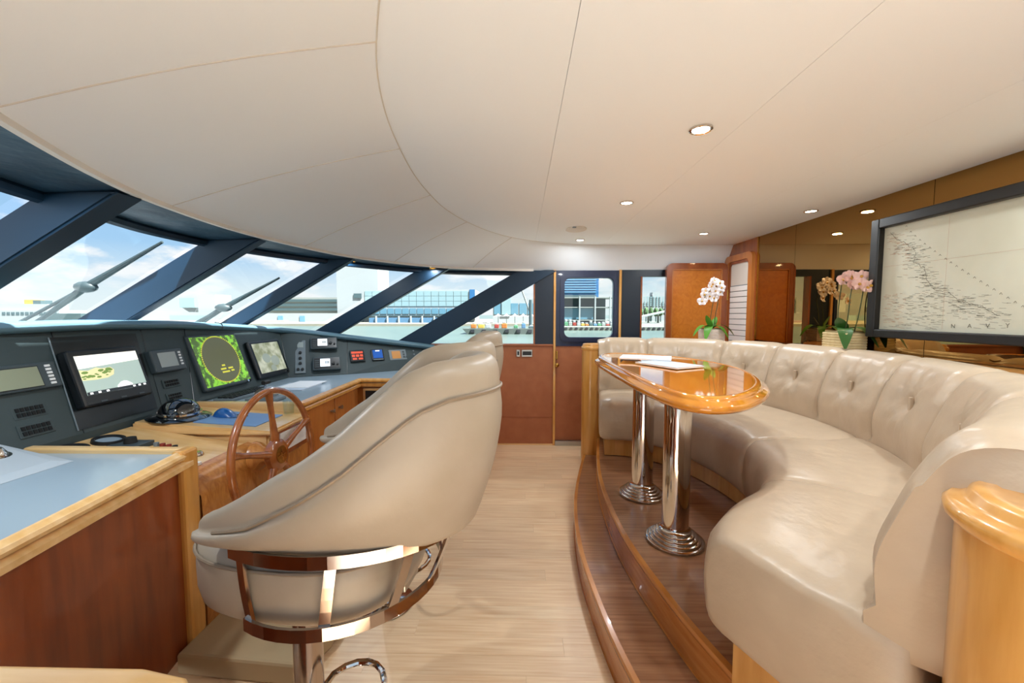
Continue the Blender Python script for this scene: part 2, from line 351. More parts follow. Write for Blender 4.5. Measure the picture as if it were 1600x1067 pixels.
for i in range(6):
    (x0, y0), (x1, y1) = MUL[i], MUL[i + 1]
    seg = [p for p in WC if min(y0, y1) <= p.y <= max(y0, y1)]
    rows = [[p - DIR * .02 for p in seg], [p + DIR * LEN for p in seg]]
    o = MB().grid(rows).build('window_%d' % (i + 1), 'glass', smooth=True); tag(o, ['clear windshield pane beside the side pillar, farthest right', 'clear windshield pane in front of the glass office building', 'clear windshield pane in front of the white block', 'clear windshield pane with the second wiper over it', 'clear windshield pane at left with blue sky and the large wiper', 'clear windshield pane at the near port corner'][i], 'window', kind='structure')
# ------------------------------------------------------------------ far side wall
wf = thing('wall_far', (.5, YF, 0), 'far side wall with brown leather panel below and navy window surround', 'wall', kind='structure')
MB().box(-1.9, .335, YF, YF + .08, 0, 1.07).build('leather_panel', 'wall_leather', wf)
MB().box(-1.9, .335, YF - .012, YF + .1, 1.07, 1.09, .004).build('sill', 'wall_leather', wf)
MB().box(-1.0, .335, YF - .004, YF, .30, .303).build('panel_seam', 'redframe', wf)
MB().box(.134, .335, YF - .005, YF + .08, 1.09, 1.87).build('window_post', 'navy', wf)
MB().add([(x, yy, z) for yy in (YF, YF + .08) for x, z in ((.02, 1.87), (.134, 1.87), (.134, 1.735), (-.04, 1.69))], [(0, 1, 2, 3), (7, 6, 5, 4), (0, 4, 5, 1), (1, 5, 6, 2), (2, 6, 7, 3), (3, 7, 4, 0)]).build('corner_fillet', 'navy', wf)
MB().box(.335, .36, YF - .02, YF + .08, 0, 1.87, .004).build('door_jamb', 'honey', wf)
MB().box(1.02, 1.045, YF - .02, YF + .08, 0, 1.87, .004).build('door_jamb', 'honey', wf)
MB().box(1.045, 1.257, YF, YF + .08, 0, 1.87).build('window_post', 'navy', wf)
MB().box(1.257, 2.2, YF, YF + .08, 0, 1.10).build('lower_panel', 'navy', wf)
MB().box(1.257, 2.2, YF, YF + .08, 1.80, 1.87).build('window_head', 'navy', wf)
MB().box(1.72, 2.2, YF, YF + .08, 1.10, 1.80).build('window_post', 'navy', wf)
MB().box(1.245, 1.262, YF - .01, YF + .08, 1.10, 1.80).build('window_jamb', 'redframe', wf)
MB().box(.126, .140, YF - .012, YF + .08, 1.09, 1.72).build('window_jamb', 'wall_leather', wf)
o = MB().add([(.134, YF + .04, 1.72), (.134, YF + .04, 1.09), (-1.25, YF + .04, 1.09), (-.35, YF + .04, 1.62)], [(0, 1, 2, 3)]).build('window_7', 'glass'); tag(o, 'clear triangular side window behind the last slanted pillar', 'window', kind='structure')
o = MB().box(1.257, 1.72, YF + .035, YF + .04, 1.10, 1.80).build('window_8', 'glass'); tag(o, 'narrow clear side window between navy post and burl wood panel', 'window', kind='structure')
MB().box(-1.0, .335, YF - .012, YF, 0, .012).build('baseboard_far', 'honey_x'); tag(bpy.data.objects['baseboard_far'], 'thin honey wood strip at the foot of the leather panel', 'baseboard', kind='structure')
def rrect(x0, x1, z0, z1, r, n=6):
    out = []
    for cx, cz, a0 in ((x1 - r, z1 - r, 0), (x0 + r, z1 - r, 90), (x0 + r, z0 + r, 180), (x1 - r, z0 + r, 270)):
        for k in range(n + 1): a = R(a0 + 90 * k / n); out.append((cx + r * math.cos(a), cz + r * math.sin(a)))
    return out
def ring_panel(mb, outer, inner, y0, y1):
    n = len(outer); vs = [(p[0], y0, p[1]) for p in outer] + [(p[0], y0, p[1]) for p in inner] + [(p[0], y1, p[1]) for p in outer] + [(p[0], y1, p[1]) for p in inner]; fs = []
    for i in range(n):
        j = (i + 1) % n; fs += [(i, j, n + j, n + i), (2 * n + i, 3 * n + i, 3 * n + j, 2 * n + j), (i, 2 * n + i, 2 * n + j, j), (n + i, n + j, 3 * n + j, 3 * n + i)]
    return mb.add(vs, fs)
dr = thing('door_1', (.69, YF, 0), 'navy side door with rounded window above a brown leather panel', 'door', kind='structure')
ring_panel(MB(), rrect(.36, 1.02, 1.07, 1.865, .001), rrect(.452, .962, 1.163, 1.785, .06), YF + .0, YF + .05).build('upper_leaf', 'navy_door', dr)
ring_panel(MB(), rrect(.405, 1.0, 1.115, 1.825, .075), rrect(.445, .968, 1.157, 1.79, .062), YF - .012, YF + .01).build('window_rim', 'navy_door', dr)
o = MB().box(.44, .97, YF + .03, YF + .034, 1.15, 1.80).build('pane', 'glass', dr)
MB().box(.36, 1.02, YF + .01, YF + .06, .05, 1.07).build('lower_leaf', 'wall_leather', dr)
MB().box(.36, 1.02, YF - .03, YF + .06, 0, .05, .004).build('threshold', 'steel', dr)
MB().box(.366, .384, YF - .02, YF + .012, .93, 1.02, .004).build('latch_plate', 'brass', dr)
MB().lathe([(0, 0), (.014, 0), (.014, .02), (.022, .03), (.022, .045), (0, .05)], axis=(0, -1, 0), org=(.376, YF, .87), n=16).build('door_knob', 'brass', dr, smooth=True)
# near side wall (behind the camera)
wnr = thing('wall_near', (.5, YN, 0), 'near side wall with open side door and windows behind the camera', 'wall', kind='structure')
MB().box(-1.9, -.55, YN - .08, YN, 0, 1.07).build('leather_panel', 'wall_leather', wnr)
MB().box(1.15, 2.3, YN - .08, YN, 0, 1.10).build('lower_panel', 'wall_leather', wnr)
MB().box(-.62, -.5, YN - .08, YN, 0, 1.87).build('window_post', 'navy', wnr)
MB().box(1.12, 1.24, YN - .08, YN, 0, 1.87).build('window_post', 'navy', wnr)
MB().box(-1.0, 2.3, YN - .08, YN, 1.84, 1.9).build('window_head', 'navy', wnr)
# ------------------------------------------------------------------ right (aft) wall
wr = thing('wall_right', (XM, 2.1, 0), 'aft wall faced with bronze mirror panels and a wooden door', 'wall', kind='structure')
MB().box(XM + .03, XM + .1, YN - .1, YF + .1, -.05, 2.15).build('wall_core', 'mahogany', wr)
for a, b in ((-.2, 1.25), (1.253, 2.2), (2.203, 3.265), (3.268, 3.765)):
    MB().box(XM, XM + .02, a, b, 1.18, ZC).build('mirror_panel', 'bronze_mirror', wr)
MB().box(XM - .006, XM + .03, 3.764, 3.775, 1.0, ZC).build('corner_bead', 'brass', wr)
MB().box(XM - .004, XM + .03, 3.775, YF, .3, ZC).build('door_surround', 'redframe', wr)
dw = thing('door_2', (XM, 4.05, .3), 'red wood door with white louvred inset beside the bronze mirror', 'door', kind='structure')
def ring_x(mb, outer, inner, x0, x1):
    t = ring_panel(MB(), outer, inner, x0, x1); mb.add([(v[1], v[0], v[2]) for v in t.v], t.f); return mb
ring_x(MB(), rrect(3.80, 4.30, .36, 1.985, .06), rrect(3.86, 4.24, .42, 1.925, .04), XM - .035, XM - .004).build('door_frame', 'cherry', dw)
ring_x(MB(), rrect(3.855, 4.245, .415, 1.93, .045), rrect(3.885, 4.215, .445, 1.90, .03), XM - .022, XM - .004).build('inset_bead', 'redframe', dw)
MB().box(XM - .008, XM - .005, 3.885, 4.215, .445, 1.69).build('backing_board', 'greyplastic', dw)
MB().box(XM - .009, XM - .005, 3.885, 4.215, 1.69, 1.90).build('header_board', 'headtrim', dw)
for k in range(22): MB().box(XM - .016, XM - .009, 3.89, 4.21, .50 + k * .054, .547 + k * .054, .001).build('louvre_slat', 'white', dw)
# burl panel standing in front of far wall
bp = thing('locker_door', (1.79, 4.26, .3), 'orange burl wood locker door with rounded red wood frame', 'locker door')
ring_panel(MB(), rrect(1.475, 2.09, .33, 1.925, .06), rrect(1.53, 2.035, .40, 1.865, .012), 4.235, 4.28).build('door_frame', 'redframe', bp)
MB().box(1.525, 2.04, 4.25, 4.275, .39, 1.87).build('burl_panel', 'burl_orange', bp)
ring_panel(MB(), rrect(1.53, 2.035, .40, 1.865, .012), rrect(1.542, 2.023, .412, 1.853, .01), 4.238, 4.252).build('inlay_bead', 'cherry', bp)
for z in (.7, 1.6): MB().tube([(2.093, 4.24, z - .05), (2.093, 4.24, z + .05)], .009, 10).build('hinge', 'brass', bp, smooth=True)

# ------------------------------------------------------------------ downlights
def downlight(x, y, z, label, group, lens, r=.042, power=1.0, lit=True):
    t = thing('downlight', (x, y, z), label, 'downlight', group)
    MB().lathe([(r * .72, z + .004), (r * .74, z - .006), (r * .9, z - .009), (r, z - .006), (r, z + .002)], x, y, 24).build('trim_ring', 'chrome' if lens == 'lens' else 'brass', t, smooth=True)
    MB().lathe([(0, z - .003), (r * .73, z - .003), (r * .73, z + .004), (0, z + .004)], x, y, 20).build('lens', lens, t)
    if lit:
        d = bpy.data.lights.new('lamp', 'AREA'); d.shape = 'DISK'; d.size = r * 1.5; d.energy = LAMP * power; d.color = (.89, .955, 1.0)
        l = bpy.data.objects.new('lamp', d); COL.objects.link(l); l.parent = t; l.location = (0, 0, -.012)
DL = [((.668, 1.595), 'large round ceiling downlight nearest the camera, above the table'), ((.649, 2.604), 'ceiling downlight in line with the nearest one, second over the table'), ((.542, 3.88), 'ceiling downlight next to the far cove by the oval ceiling vent'), ((1.558, 3.60), 'ceiling downlight in front of the orange burl locker door'), ((1.934, 2.839), 'ceiling downlight close beside the bronze mirror wall'), ((.6, .45), 'ceiling downlight just behind the camera'), ((1.558, .62), 'ceiling downlight above the near arm of the settee'), ((1.934, 1.38), 'ceiling downlight beside the mirror above the framed chart')]
for (x, y), lb in DL: downlight(x, y, ZC, lb, 'ceiling downlights', 'lens')
for (x, y), lb, pw in (((-1.52, 1.10), 'brass-rimmed light in the blue overhead at far left', 1.6), ((-1.42, 3.42), 'small brass-rimmed light in the blue overhead, middle one', .7), ((-.86, 3.97), 'small brass-rimmed light in the blue overhead nearest the side door', .25)):
    downlight(x, y, 1.853, lb, 'overhead lights above the windshield', 'lens_warm', .035, pw)
v_ = thing('ceiling_vent', (.442, 3.40, ZC), 'oval cream vent plate flush in the ceiling by a downlight', 'ceiling vent')
el = [(.442 + .085 * math.cos(a), 3.40 + .12 * math.sin(a)) for a in [2 * math.pi * k / 32 for k in range(32)]]
MB().prism(el, ZC - .006, ZC, .002).build('plate', 'headtrim', v_, smooth=True)
MB().box(.40, .43, 3.28, 3.31, ZC - .012, ZC - .005, .003).build('catch', 'greyplastic', v_)

# ------------------------------------------------------------------ dashboard
DB = [(-.98, 4.18, .85), (-1.62, 3.74, .85), (-2.05, 3.53, .85), (-2.06, 2.5, .85), (-2.055, 2.27, .85), (-2.05, 1.84, .85), (-2.03, .85, .85), (-1.5, .35, .85)]
DT = [(-.93, 4.32, 1.04), (-1.70, 3.95, 1.165), (-2.2, 3.68, 1.245), (-2.2, 2.62, 1.32), (-2.2, 2.31, 1.33), (-2.2, 1.86, 1.335), (-2.2, .75, 1.30), (-1.65, .1, 1.16)]
DB = [Vector(p) for p in DB]; DT = [Vector(p) for p in DT]
db = thing('dashboard', (-2.1, 2.3, .85), 'long dark grey instrument dashboard curving below the windshield', 'dashboard')
def dframe(i):
    o = DB[i + 1]; u = (DB[i] - DB[i + 1]).normalized(); v = (DT[i] + DT[i + 1] - DB[i] - DB[i + 1]) / 2; v -= u * v.dot(u); v.normalize()
    return o, u, v, u.cross(v)
for i in range(7):
    o_, u_, v_2, n_ = dframe(i); q = [DB[i + 1], DB[i], DT[i], DT[i + 1]]
    if i == 4: pass
    back = [p - n_ * .02 for p in q]
    MB().add(q + back, [(0, 1, 2, 3), (7, 6, 5, 4), (0, 4, 5, 1), (1, 5, 6, 2), (2, 6, 7, 3), (3, 7, 4, 0)]).build('instrument_panel', 'dash', db)
    s_ = [q[1], q[2]]
    if 0 < i: MB().tube([p + n_ * .001 for p in s_], .0025, 6).build('panel_joint', 'dash_dark', db)
sk = [p for p in DB]
MB().grid([[p + Vector((.002, 0, .004)), Vector((p.x, p.y, .55))] for p in sk]).build('lower_skirt', 'dash', db)
# visor roll and dash top
tp = sample(cat_rom([tuple(p) for p in DT], 8), 60)
rows = []
for k, p in enumerate(tp):
    a = tp[max(0, k - 1)]; b = tp[min(len(tp) - 1, k + 1)]; t = (b - a); t.z = 0; t.normalize(); n = Vector((-t.y, t.x, 0))
    if n.x < 0 and abs(n.x) > .2: n = -n
    if n.dot(Vector((1, -.6 * (1 if p.y > 2.1 else -1), 0))) < 0: n = -n
    prof = [(.0, -.01), (.035, -.006), (.052, .006), (.056, .02), (.046, .034), (.02, .042), (-.06, .044), (-.06, .02)]
    rows.append([p + n * a_ + Vector((0, 0, z_)) for a_, z_ in prof])
MB().grid(rows, False, True, True).build('visor', 'visor', db, smooth=True, angle=50)
rows = [[p + Vector((-.02, 0, .035)), p + Vector((-1.35 * min(1, .25 + (4.35 - p.y) if p.y > 3.7 else 1), 0, -.12))] for p in tp]
MB().grid(rows).build('bounce_dash_top', 'bounce_dash_top', db)  # hidden behind the visor, made pale to reflect sunlight onto the front ceiling
cap = MB().obox(tp[0], Vector((0, 1, 0)), Vector((0, 0, 1)), Vector((1, 0, 0)), -.01, .01, -.2, .03, -.05, .0, .003).build('end_cap', 'dash', db)
vj = [p for p in tp if 2.85 < p.y < 3.0][0]
MB().tube([vj + Vector((.058, 0, .0)), vj + Vector((.05, 0, .036)), vj + Vector((.0, 0, .047))], .004, 6).build('visor_joint', 'dash_dark', db)
# instruments
def inst(name, i, rect, label, cat, body='device', h=.03, lip=.006, group=None):
    o_, u_, v_, n_ = dframe(i); u0, u1, v0, v1 = rect; c = o_ + u_ * ((u0 + u1) / 2) + v_ * v0
    t = thing(name, c, label, cat, group)
    MB().obox(o_, u_, v_, n_, u0, u1, v0, v1, .0, h, lip).build('housing', body, t)
    return t, (o_, u_, v_, n_)
def quad(fr, rect, h, name, m, t, th=.002):
    o_, u_, v_, n_ = fr; u0, u1, v0, v1 = rect
    return MB().obox(o_, u_, v_, n_, u0, u1, v0, v1, h, h + th).build(name, m, t)
def fpoly(fr, pts, h, name, m, t):
    o_, u_, v_, n_ = fr
    return MB().poly([o_ + u_ * a + v_ * b + n_ * h for a, b in pts]).build(name, m, t)
def knob(fr, u, v, h, r, name, m, t, L=.012):
    o_, u_, v_, n_ = fr
    return MB().lathe([(0, 0), (r, 0), (r * .95, L), (0, L)], axis=n_, org=o_ + u_ * u + v_ * v + n_ * h, n=14).build(name, m, t, smooth=True)
t, fr = inst('depth_display', 5, (.66, .965, .238, .356), 'grey display with blank olive screen and five pale buttons, leftmost on dashboard', 'display')
quad(fr, (.70, .892, .247, .342), .03, 'bezel', 'device_black', t); quad(fr, (.704, .888, .251, .338), .0315, 'screen', 'lcd', t)
for k in range(6): quad(fr, (.918, .938, .252 + k * .016, .262 + k * .016), .03, 'button', 'white', t, .004)
def vent(i, rect, label, style):
    t, fr = inst('panel_switches', i, rect, label, 'switch panel', 'dash', .006, .002); u0, u1, v0, v1 = rect
    n = 6
    for r_ in range(2):
        for k in range(n):
            w = (u1 - u0 - .02) / n; hh = (v1 - v0 - .014) / 2
            quad(fr, (u0 + .01 + k * w + .002, u0 + .01 + (k + 1) * w - .003, v0 + .007 + r_ * hh + .002, v0 + .007 + (r_ + 1) * hh - .003), .005, 'rocker', 'slot', t, .005)
vent(5, (.76, .885, .126, .184), 'recessed black slot panel below the leftmost grey display', 0)
vent(5, (.755, .885, .046, .104), 'row of black rocker switches lowest at the left of dashboard', 1)
vent(3, (.055, .175, .127, .180), 'upper small black vent panel under the small grey display', 0)
vent(3, (.05, .165, .049, .097), 'lower small black vent panel under the small grey display', 1)
# black recess panel and monitor
o_, u_, v_, n_ = dframe(4)
t = thing('monitor_panel', o_ + u_ * .18 + v_ * .06, 'glossy black backing panel around the largest chart monitor', 'panel')
MB().add([o_ + u_ * a + v_ * b + n_ * h for h in (.001, .005) for a, b in ((-.02, .02), (.40, .03), (.43, .47), (.0, .47))], [(0, 1, 2, 3), (7, 6, 5, 4), (0, 4, 5, 1), (1, 5, 6, 2), (2, 6, 7, 3), (3, 7, 4, 0)]).build('backing_plate', 'dash_dark', t)
MB().tube([o_ + u_ * -.022 + v_ * .02 + n_ * .004, o_ + u_ * -.002 + v_ * .47 + n_ * .004], .003, 6).build('edge_strip', 'greyplastic', t)
t, fr = inst('chart_monitor', 4, (.001, .361, .112, .391), 'large dash monitor showing a bow camera view of island and bay', 'monitor', 'device_black', .05, .01)
h = .0505; fr = (fr[0] - fr[1] * .022, *fr[1:])
fpoly(fr, [(.05, .166), (.363, .166), (.363, .361), (.05, .361)], h, 'screen', 'scr_water', t)
fpoly(fr, [(.05, .297), (.363, .312), (.363, .361), (.05, .361)], h + .0006, 'sky_image', 'scr_sky', t)
isl = [(.05, .24), (.11, .236), (.17, .238), (.205, .25), (.215, .275), (.20, .29), (.16, .288), (.13, .296), (.09, .285), (.05, .292)]
fpoly(fr, isl, h + .0010, 'island_image', 'scr_sand', t)
for k in range(26):
    a = random.uniform(.055, .195); b = random.uniform(.247, .282); r_ = random.uniform(.005, .012)
    fpoly(fr, [(a + r_ * math.cos(x) * 1.4, b + r_ * .6 * math.sin(x)) for x in [2 * math.pi * j / 7 for j in range(7)]], h + .0014 + k * .00002, 'tree_image', 'scr_green', t)
fpoly(fr, [(.195, .166), (.29, .166), (.282, .19), (.26, .206), (.243, .209), (.226, .206), (.204, .19)], h + .0012, 'bow_image', 'scr_white', t)
fpoly(fr, [(.05, .166), (.363, .166), (.363, .181), (.05, .181)], h + .0022, 'menu_bar', 'scr_bar', t)
for a in (.062, .1, .14, .28, .31, .34): fpoly(fr, [(a, .169), (a + .014, .169), (a + .014, .178), (a, .178)], h + .0027, 'menu_icon', 'scr_white', t)
for a in (.10, .2, .3): quad(fr, (a, a + .03, .125, .132), .05, 'button', 'device', t, .002)
t, fr = inst('pilot_display', 3, (.005, .225, .220, .354), 'small grey display with pale blank screen between the two large monitors', 'display', 'device', .04, .008)
quad(fr, (.045, .168, .247, .335), .04, 'screen', 'lcd2', t)
for k in range(5): quad(fr, (.188, .205, .250 + k * .018, .261 + k * .018), .04, 'button', 'white', t, .003)
# radar
t, fr = inst('radar_monitor', 2, (.085, .53, .045, .432), 'square radar monitor with green map corners around a dark disc', 'monitor', 'device', .035, .012)
h = .036; quad(fr, (.10, .515, .068, .415), h - .001, 'screen', 'scr_chart', t, .0015)
c0, c1 = .305, .245
fpoly(fr, [(c0 + .165 * math.cos(a), c1 + .165 * math.sin(a)) for a in [2 * math.pi * k / 48 for k in range(48)]], h + .0015, 'radar_disc', 'scr_radar', t)
mb = MB(); o_, u_, v_, n_ = fr
for k in range(72):
    a = 2 * math.pi * k / 72; p = o_ + u_ * (c0 + .166 * math.cos(a)) + v_ * (c1 + .166 * math.sin(a)) + n_ * (h + .003); s = .0045
    mb.poly([p - u_ * s - v_ * s, p + u_ * s - v_ * s, p + u_ * s + v_ * s, p - u_ * s + v_ * s])
mb.build('bearing_ticks', 'scr_yel', t)
for a, b, w in ((-.02, -.02, .03), (-.04, -.045, .05), (.03, -.045, .045), (-.035, -.068, .07), (.05, -.065, .03)): fpoly(fr, [(c0 + a, c1 + b - .03), (c0 + a + w, c1 + b - .03), (c0 + a + w, c1 + b - .018), (c0 + a, c1 + b - .018)], h + .003, 'readout', 'scr_yel', t)
knob(fr, .475, .057, .035, .009, 'knob', 'chrome', t); knob(fr, .503, .057, .035, .009, 'knob', 'rubber', t)
t, fr = inst('camera_monitor', 2, (.625, 1.03, .043, .352), 'medium monitor with hazy grey-green picture right of the radar', 'monitor', 'device_black', .035, .012)
quad(fr, (.66, .995, .082, .328), .0345, 'screen', 'scr_photo', t, .0015)
for a, b, r_ in ((.78, .2, .05), (.88, .17, .055), (.83, .11, .035)): fpoly(fr, [(a + r_ * math.cos(x), b + r_ * math.sin(x) * .8) for x in [2 * math.pi * k / 18 for k in range(18)]], .037 + a * .0002, 'picture_patch', 'scr_grey', t)
knob(fr, .965, .062, .035, .008, 'knob', 'chrome', t); knob(fr, .99, .062, .035, .008, 'knob', 'rubber', t)
t, fr = inst('control_strip', 1, (.050, .135, .034, .365), 'tall pale grey control strip with black knobs beside the radios', 'control panel', 'greyplastic', .008, .003)
for k, v in enumerate((.13, .18, .235)): knob(fr, .092, v, .008, .013, 'knob', 'rubber', t)
for u in (.075, .11): knob(fr, u, .07, .008, .012, 'knob', 'rubber', t)
quad(fr, (.068, .117, .29, .345), .008, 'inset_plate', 'lcd2', t)
def radio(rect, label):
    t, fr = inst('vhf_radio', 1, rect, label, 'radio', 'device', .035, .008); u0, u1, v0, v1 = rect; w = u1 - u0; hh = v1 - v0
    quad(fr, (u0 + .012, u1 - .012, v0 + .012, v1 - .012), .035, 'face', 'device_black', t)
    quad(fr, (u0 + .27 * w, u0 + .62 * w, v0 + .24 * hh, v1 - .16 * hh), .037, 'screen', 'scr_lcd', t)
    for k in range(3): fpoly(fr, [(u0 + (.45 + .05 * k) * w, v0 + .45 * hh), (u0 + (.48 + .05 * k) * w, v0 + .45 * hh), (u0 + (.48 + .05 * k) * w, v0 + .65 * hh), (u0 + (.45 + .05 * k) * w, v0 + .65 * hh)], .0395, 'readout', 'scr_bar', t)
    knob(fr, u0 + .74 * w, v0 + .45 * hh, .036, .013, 'knob', 'rubber', t); knob(fr, u0 + .89 * w, v0 + .38 * hh, .036, .009, 'knob', 'rubber', t)
    for k in range(4): quad(fr, (u0 + .08 * w, u0 + .24 * w, v0 + (.2 + .16 * k) * hh, v0 + (.26 + .16 * k) * hh), .0365, 'grille_bar', 'device', t, .002)
radio((.175, .406, .259, .378), 'upper radio with bright pale screen on the dashboard')
radio((.192, .426, .045, .173), 'lower radio with bright pale screen and ribbed face')
t, fr = inst('compass_readout', 0, (.045, .18, .118, .240), 'small black instrument with lit red digits on the dashboard', 'instrument', 'device_black', .02, .006)
for a, b, c, d in ((.06, .165, .2, .222), (.062, .09, .165, .19), (.098, .128, .165, .19), (.136, .163, .165, .19), (.066, .105, .135, .155), (.12, .16, .135, .155)): quad(fr, (a, b, c, d), .02, 'lit_segment', 'scr_red', t, .001)
t, fr = inst('wind_gauge', 0, (.245, .362, .116, .238), 'small black instrument with deep blue square face', 'instrument', 'device_black', .02, .006)
quad(fr, (.258, .35, .14, .228), .02, 'screen', 'scr_blue', t); quad(fr, (.285, .325, .212, .224), .0225, 'readout', 'scr_lcd', t, .001); quad(fr, (.255, .352, .121, .13), .02, 'grey_strip', 'greyplastic', t)
t, fr = inst('thermostat', 0, (.417, .591, .110, .226), 'pale grey controller with amber screen at right end of dashboard', 'controller', 'greyplastic', .015, .005)
quad(fr, (.443, .53, .125, .208), .015, 'screen', 'scr_orange', t)
for k in range(3): quad(fr, (.552, .572, .13 + .028 * k, .148 + .028 * k), .015, 'button', 'device', t)
t, fr = inst('toggle_plate', 0, (.640, .700, .130, .232), 'tiny black toggle plate at the far right end of dashboard', 'switch', 'device_black', .008, .003)
knob(fr, .67, .20, .008, .009, 'toggle', 'greyplastic', t); knob(fr, .67, .16, .008, .009, 'toggle', 'greyplastic', t)

# ------------------------------------------------------------------ counters and cabinets beside the helm
EDGE = [(-.02, -.022), (.0, -.022), (.012, -.018), (.016, -.006), (.010, .004), (.002, .006), (-.004, .012), (-.014, .014), (-.02, .006)]
EDGE2 = [(-.02, -.058), (.004, -.058), (.012, -.052), (.012, -.034), (.004, -.026), (-.02, -.026)]
fc = thing('helm_cabinet', (-1.6, 3.3, 0), 'far side cherry wood cabinet with grey worktop and two knobs', 'cabinet')
top = [(-2.03, 2.5), (-1.38, 2.5), (-1.38, 3.43), (-.5, 3.43), (-.5, 4.33), (-.93, 4.3), (-1.62, 3.74), (-2.05, 3.53)]
MB().prism(top, .82, .85).build('worktop', 'counter', fc)
body = [(-2.0, 2.52), (-1.42, 2.52), (-1.42, 3.47), (-.54, 3.47), (-.54, 4.32), (-2.0, 4.32)]
MB().prism(body, .08, .82).build('carcass', 'cherry', fc)
MB().prism([(-2.0, 2.55), (-1.46, 2.55), (-1.46, 3.51), (-.58, 3.51), (-.58, 4.3), (-2.0, 4.3)], 0, .08).build('plinth', 'redframe', fc)
MB().box(-2.03, -1.36, 2.46, 2.50, .60, .865, .008).build('side_lip', 'honey_x', fc)
pth = [(-1.372, 2.50, .85), (-1.372, 3.422, .85), (-.5, 3.422, .85), (-.5, 4.3, .85)]
MB().sweep(pth, [(-o, z) for o, z in EDGE]).build('edge_moulding', 'honey', fc, smooth=True)
MB().sweep(pth, [(-o, z) for o, z in EDGE2]).build('lower_moulding', 'honey', fc, smooth=True)
for y0, y1, ky in ((2.56, 2.985, 2.93), (3.0, 3.42, 3.06)):
    d_ = MB().box(-1.42, -1.395, y0, y1, .12, .785, .004).build('door', 'cherry', fc)
    MB().lathe([(0, 0), (.007, 0), (.007, .012), (.015, .02), (.015, .028), (0, .032)], axis=(1, 0, 0), org=(-1.395, ky, .70), n=16).build('knob', 'steel', d_, smooth=True)
nf = MB().box(-1.36, -1.10, 3.445, 3.47, .58, .775, .004).build('niche_frame', 'honey_x', fc)
MB().box(-1.335, -1.125, 3.435, 3.462, .60, .755).build('niche_panel', 'device_black', nf)
MB().lathe([(0, 0), (.035, 0), (.03, .015), (0, .018)], axis=(0, -1, 0), org=(-1.20, 3.44, .69), n=20).build('niche_dial', 'dome', nf, smooth=True)

nc = thing('chart_table', (-1.6, 1.0, 0), 'near mahogany chart table with grey top and honey wood edging', 'chart table')
ntop = [(-2.03, 1.60), (-1.36, 1.60), (-1.25, .93), (-1.20, .60), (-1.20, .16), (-1.55, .16), (-2.03, .85)]
MB().prism(ntop, .815, .845).build('worktop', 'counter', nc)
MB().add([(-1.36, 1.56, .05), (-1.20, .62, .05), (-1.20, .62, .82), (-1.36, 1.56, .82), (-1.39, 1.56, .05), (-1.23, .62, .05), (-1.23, .62, .82), (-1.39, 1.56, .82)], [(0, 1, 2, 3), (7, 6, 5, 4), (0, 4, 5, 1), (1, 5, 6, 2), (2, 6, 7, 3), (3, 7, 4, 0)]).build('side_panel', 'mahogany', nc)
pth = [(-1.355, 1.595, .85), (-1.225, .80, .85), (-1.19, .64, .85)]
MB().sweep(pth, [(o, z) for o, z in EDGE]).build('edge_moulding', 'honey_x', nc, smooth=True)
MB().sweep(pth, [(o * 1.4 + .006, z) for o, z in EDGE2]).build('lower_moulding', 'honey_x', nc, smooth=True)
MB().box(-2.03, -1.36, 1.585, 1.625, .60, .866, .008).build('side_lip', 'honey_x', nc)
MB().box(-1.385, -1.335, 1.55, 1.63, 0, .868, .012).build('corner_post', 'honey', nc)
rp = [(-1.18, .585), (-.62, .585), (-.53, .565), (-.48, .515), (-.46, .45), (-.46, .16), (-1.18, .16)]
MB().prism(rp, .05, .80).build('return_body', 'mahogany', nc)
rp2 = [(-1.2, .605), (-.60, .605), (-.52, .59), (-.465, .545), (-.445, .465), (-.445, .15), (-1.2, .15)]
MB().prism(rp2, .80, .85, .012, 3).build('return_top', 'honey_x', nc, smooth=True)
MB().prism([(-1.2, .545), (-.62, .545), (-.55, .53), (-.515, .495), (-.505, .435), (-.505, .15), (-1.2, .15)], .849, .856, .003).build('return_inlay', 'honey', nc)
tk = thing('trackball_console', (-1.95, 1.35, .845), 'pale grey wedge console with trackball on the chart table', 'console')
vs = [(-2.12, 1.02, .846), (-1.74, 1.02, .846), (-1.72, 1.50, .846), (-2.10, 1.52, .846), (-2.12, 1.02, .93), (-1.78, 1.06, .862), (-1.76, 1.46, .862), (-2.10, 1.50, .93)]
MB().add(vs, [(0, 1, 2, 3), (7, 6, 5, 4), (0, 4, 5, 1), (1, 5, 6, 2), (2, 6, 7, 3), (3, 7, 4, 0)]).build('housing', 'palegrey', tk)
MB().lathe([(0, .03), (.015, .027), (.028, .01), (.032, 0), (.04, 0), (.04, -.01)], axis=(.2, 0, 1), org=(-1.92, 1.42, .895), n=20).build('trackball', 'chrome', tk, smooth=True)

# ------------------------------------------------------------------ helm console
hc = thing('helm_console', (-1.6, 2.05, 0), 'honey wood helm console with sloping deck behind the wheel', 'helm console')
def slab(x0, z0, x1, z1, y0, y1, zb, name, m, bev=.006):
    bm = bmesh.new(); vs = [bm.verts.new(p) for p in ((x0, y0, zb), (x1, y0, zb), (x1, y1, zb), (x0, y1, zb), (x0, y0, z0), (x1, y0, z1), (x1, y1, z1), (x0, y1, z0))]
    for f in ((3, 2, 1, 0), (4, 5, 6, 7), (0, 1, 5, 4), (1, 2, 6, 5), (2, 3, 7, 6), (3, 0, 4, 7)): bm.faces.new([vs[k] for k in f])
    bmesh.ops.bevel(bm, geom=bm.edges[:], offset=bev, segments=2, affect='EDGES')
    return MB().bm(bm).build(name, m, hc)
slab(-2.04, .825, -1.42, .735, 1.63, 2.06, .60, 'deck', 'honey_x')
slab(-2.04, .845, -1.30, .80, 2.06, 2.455, .775, 'upper_shelf', 'honey_x', .01)
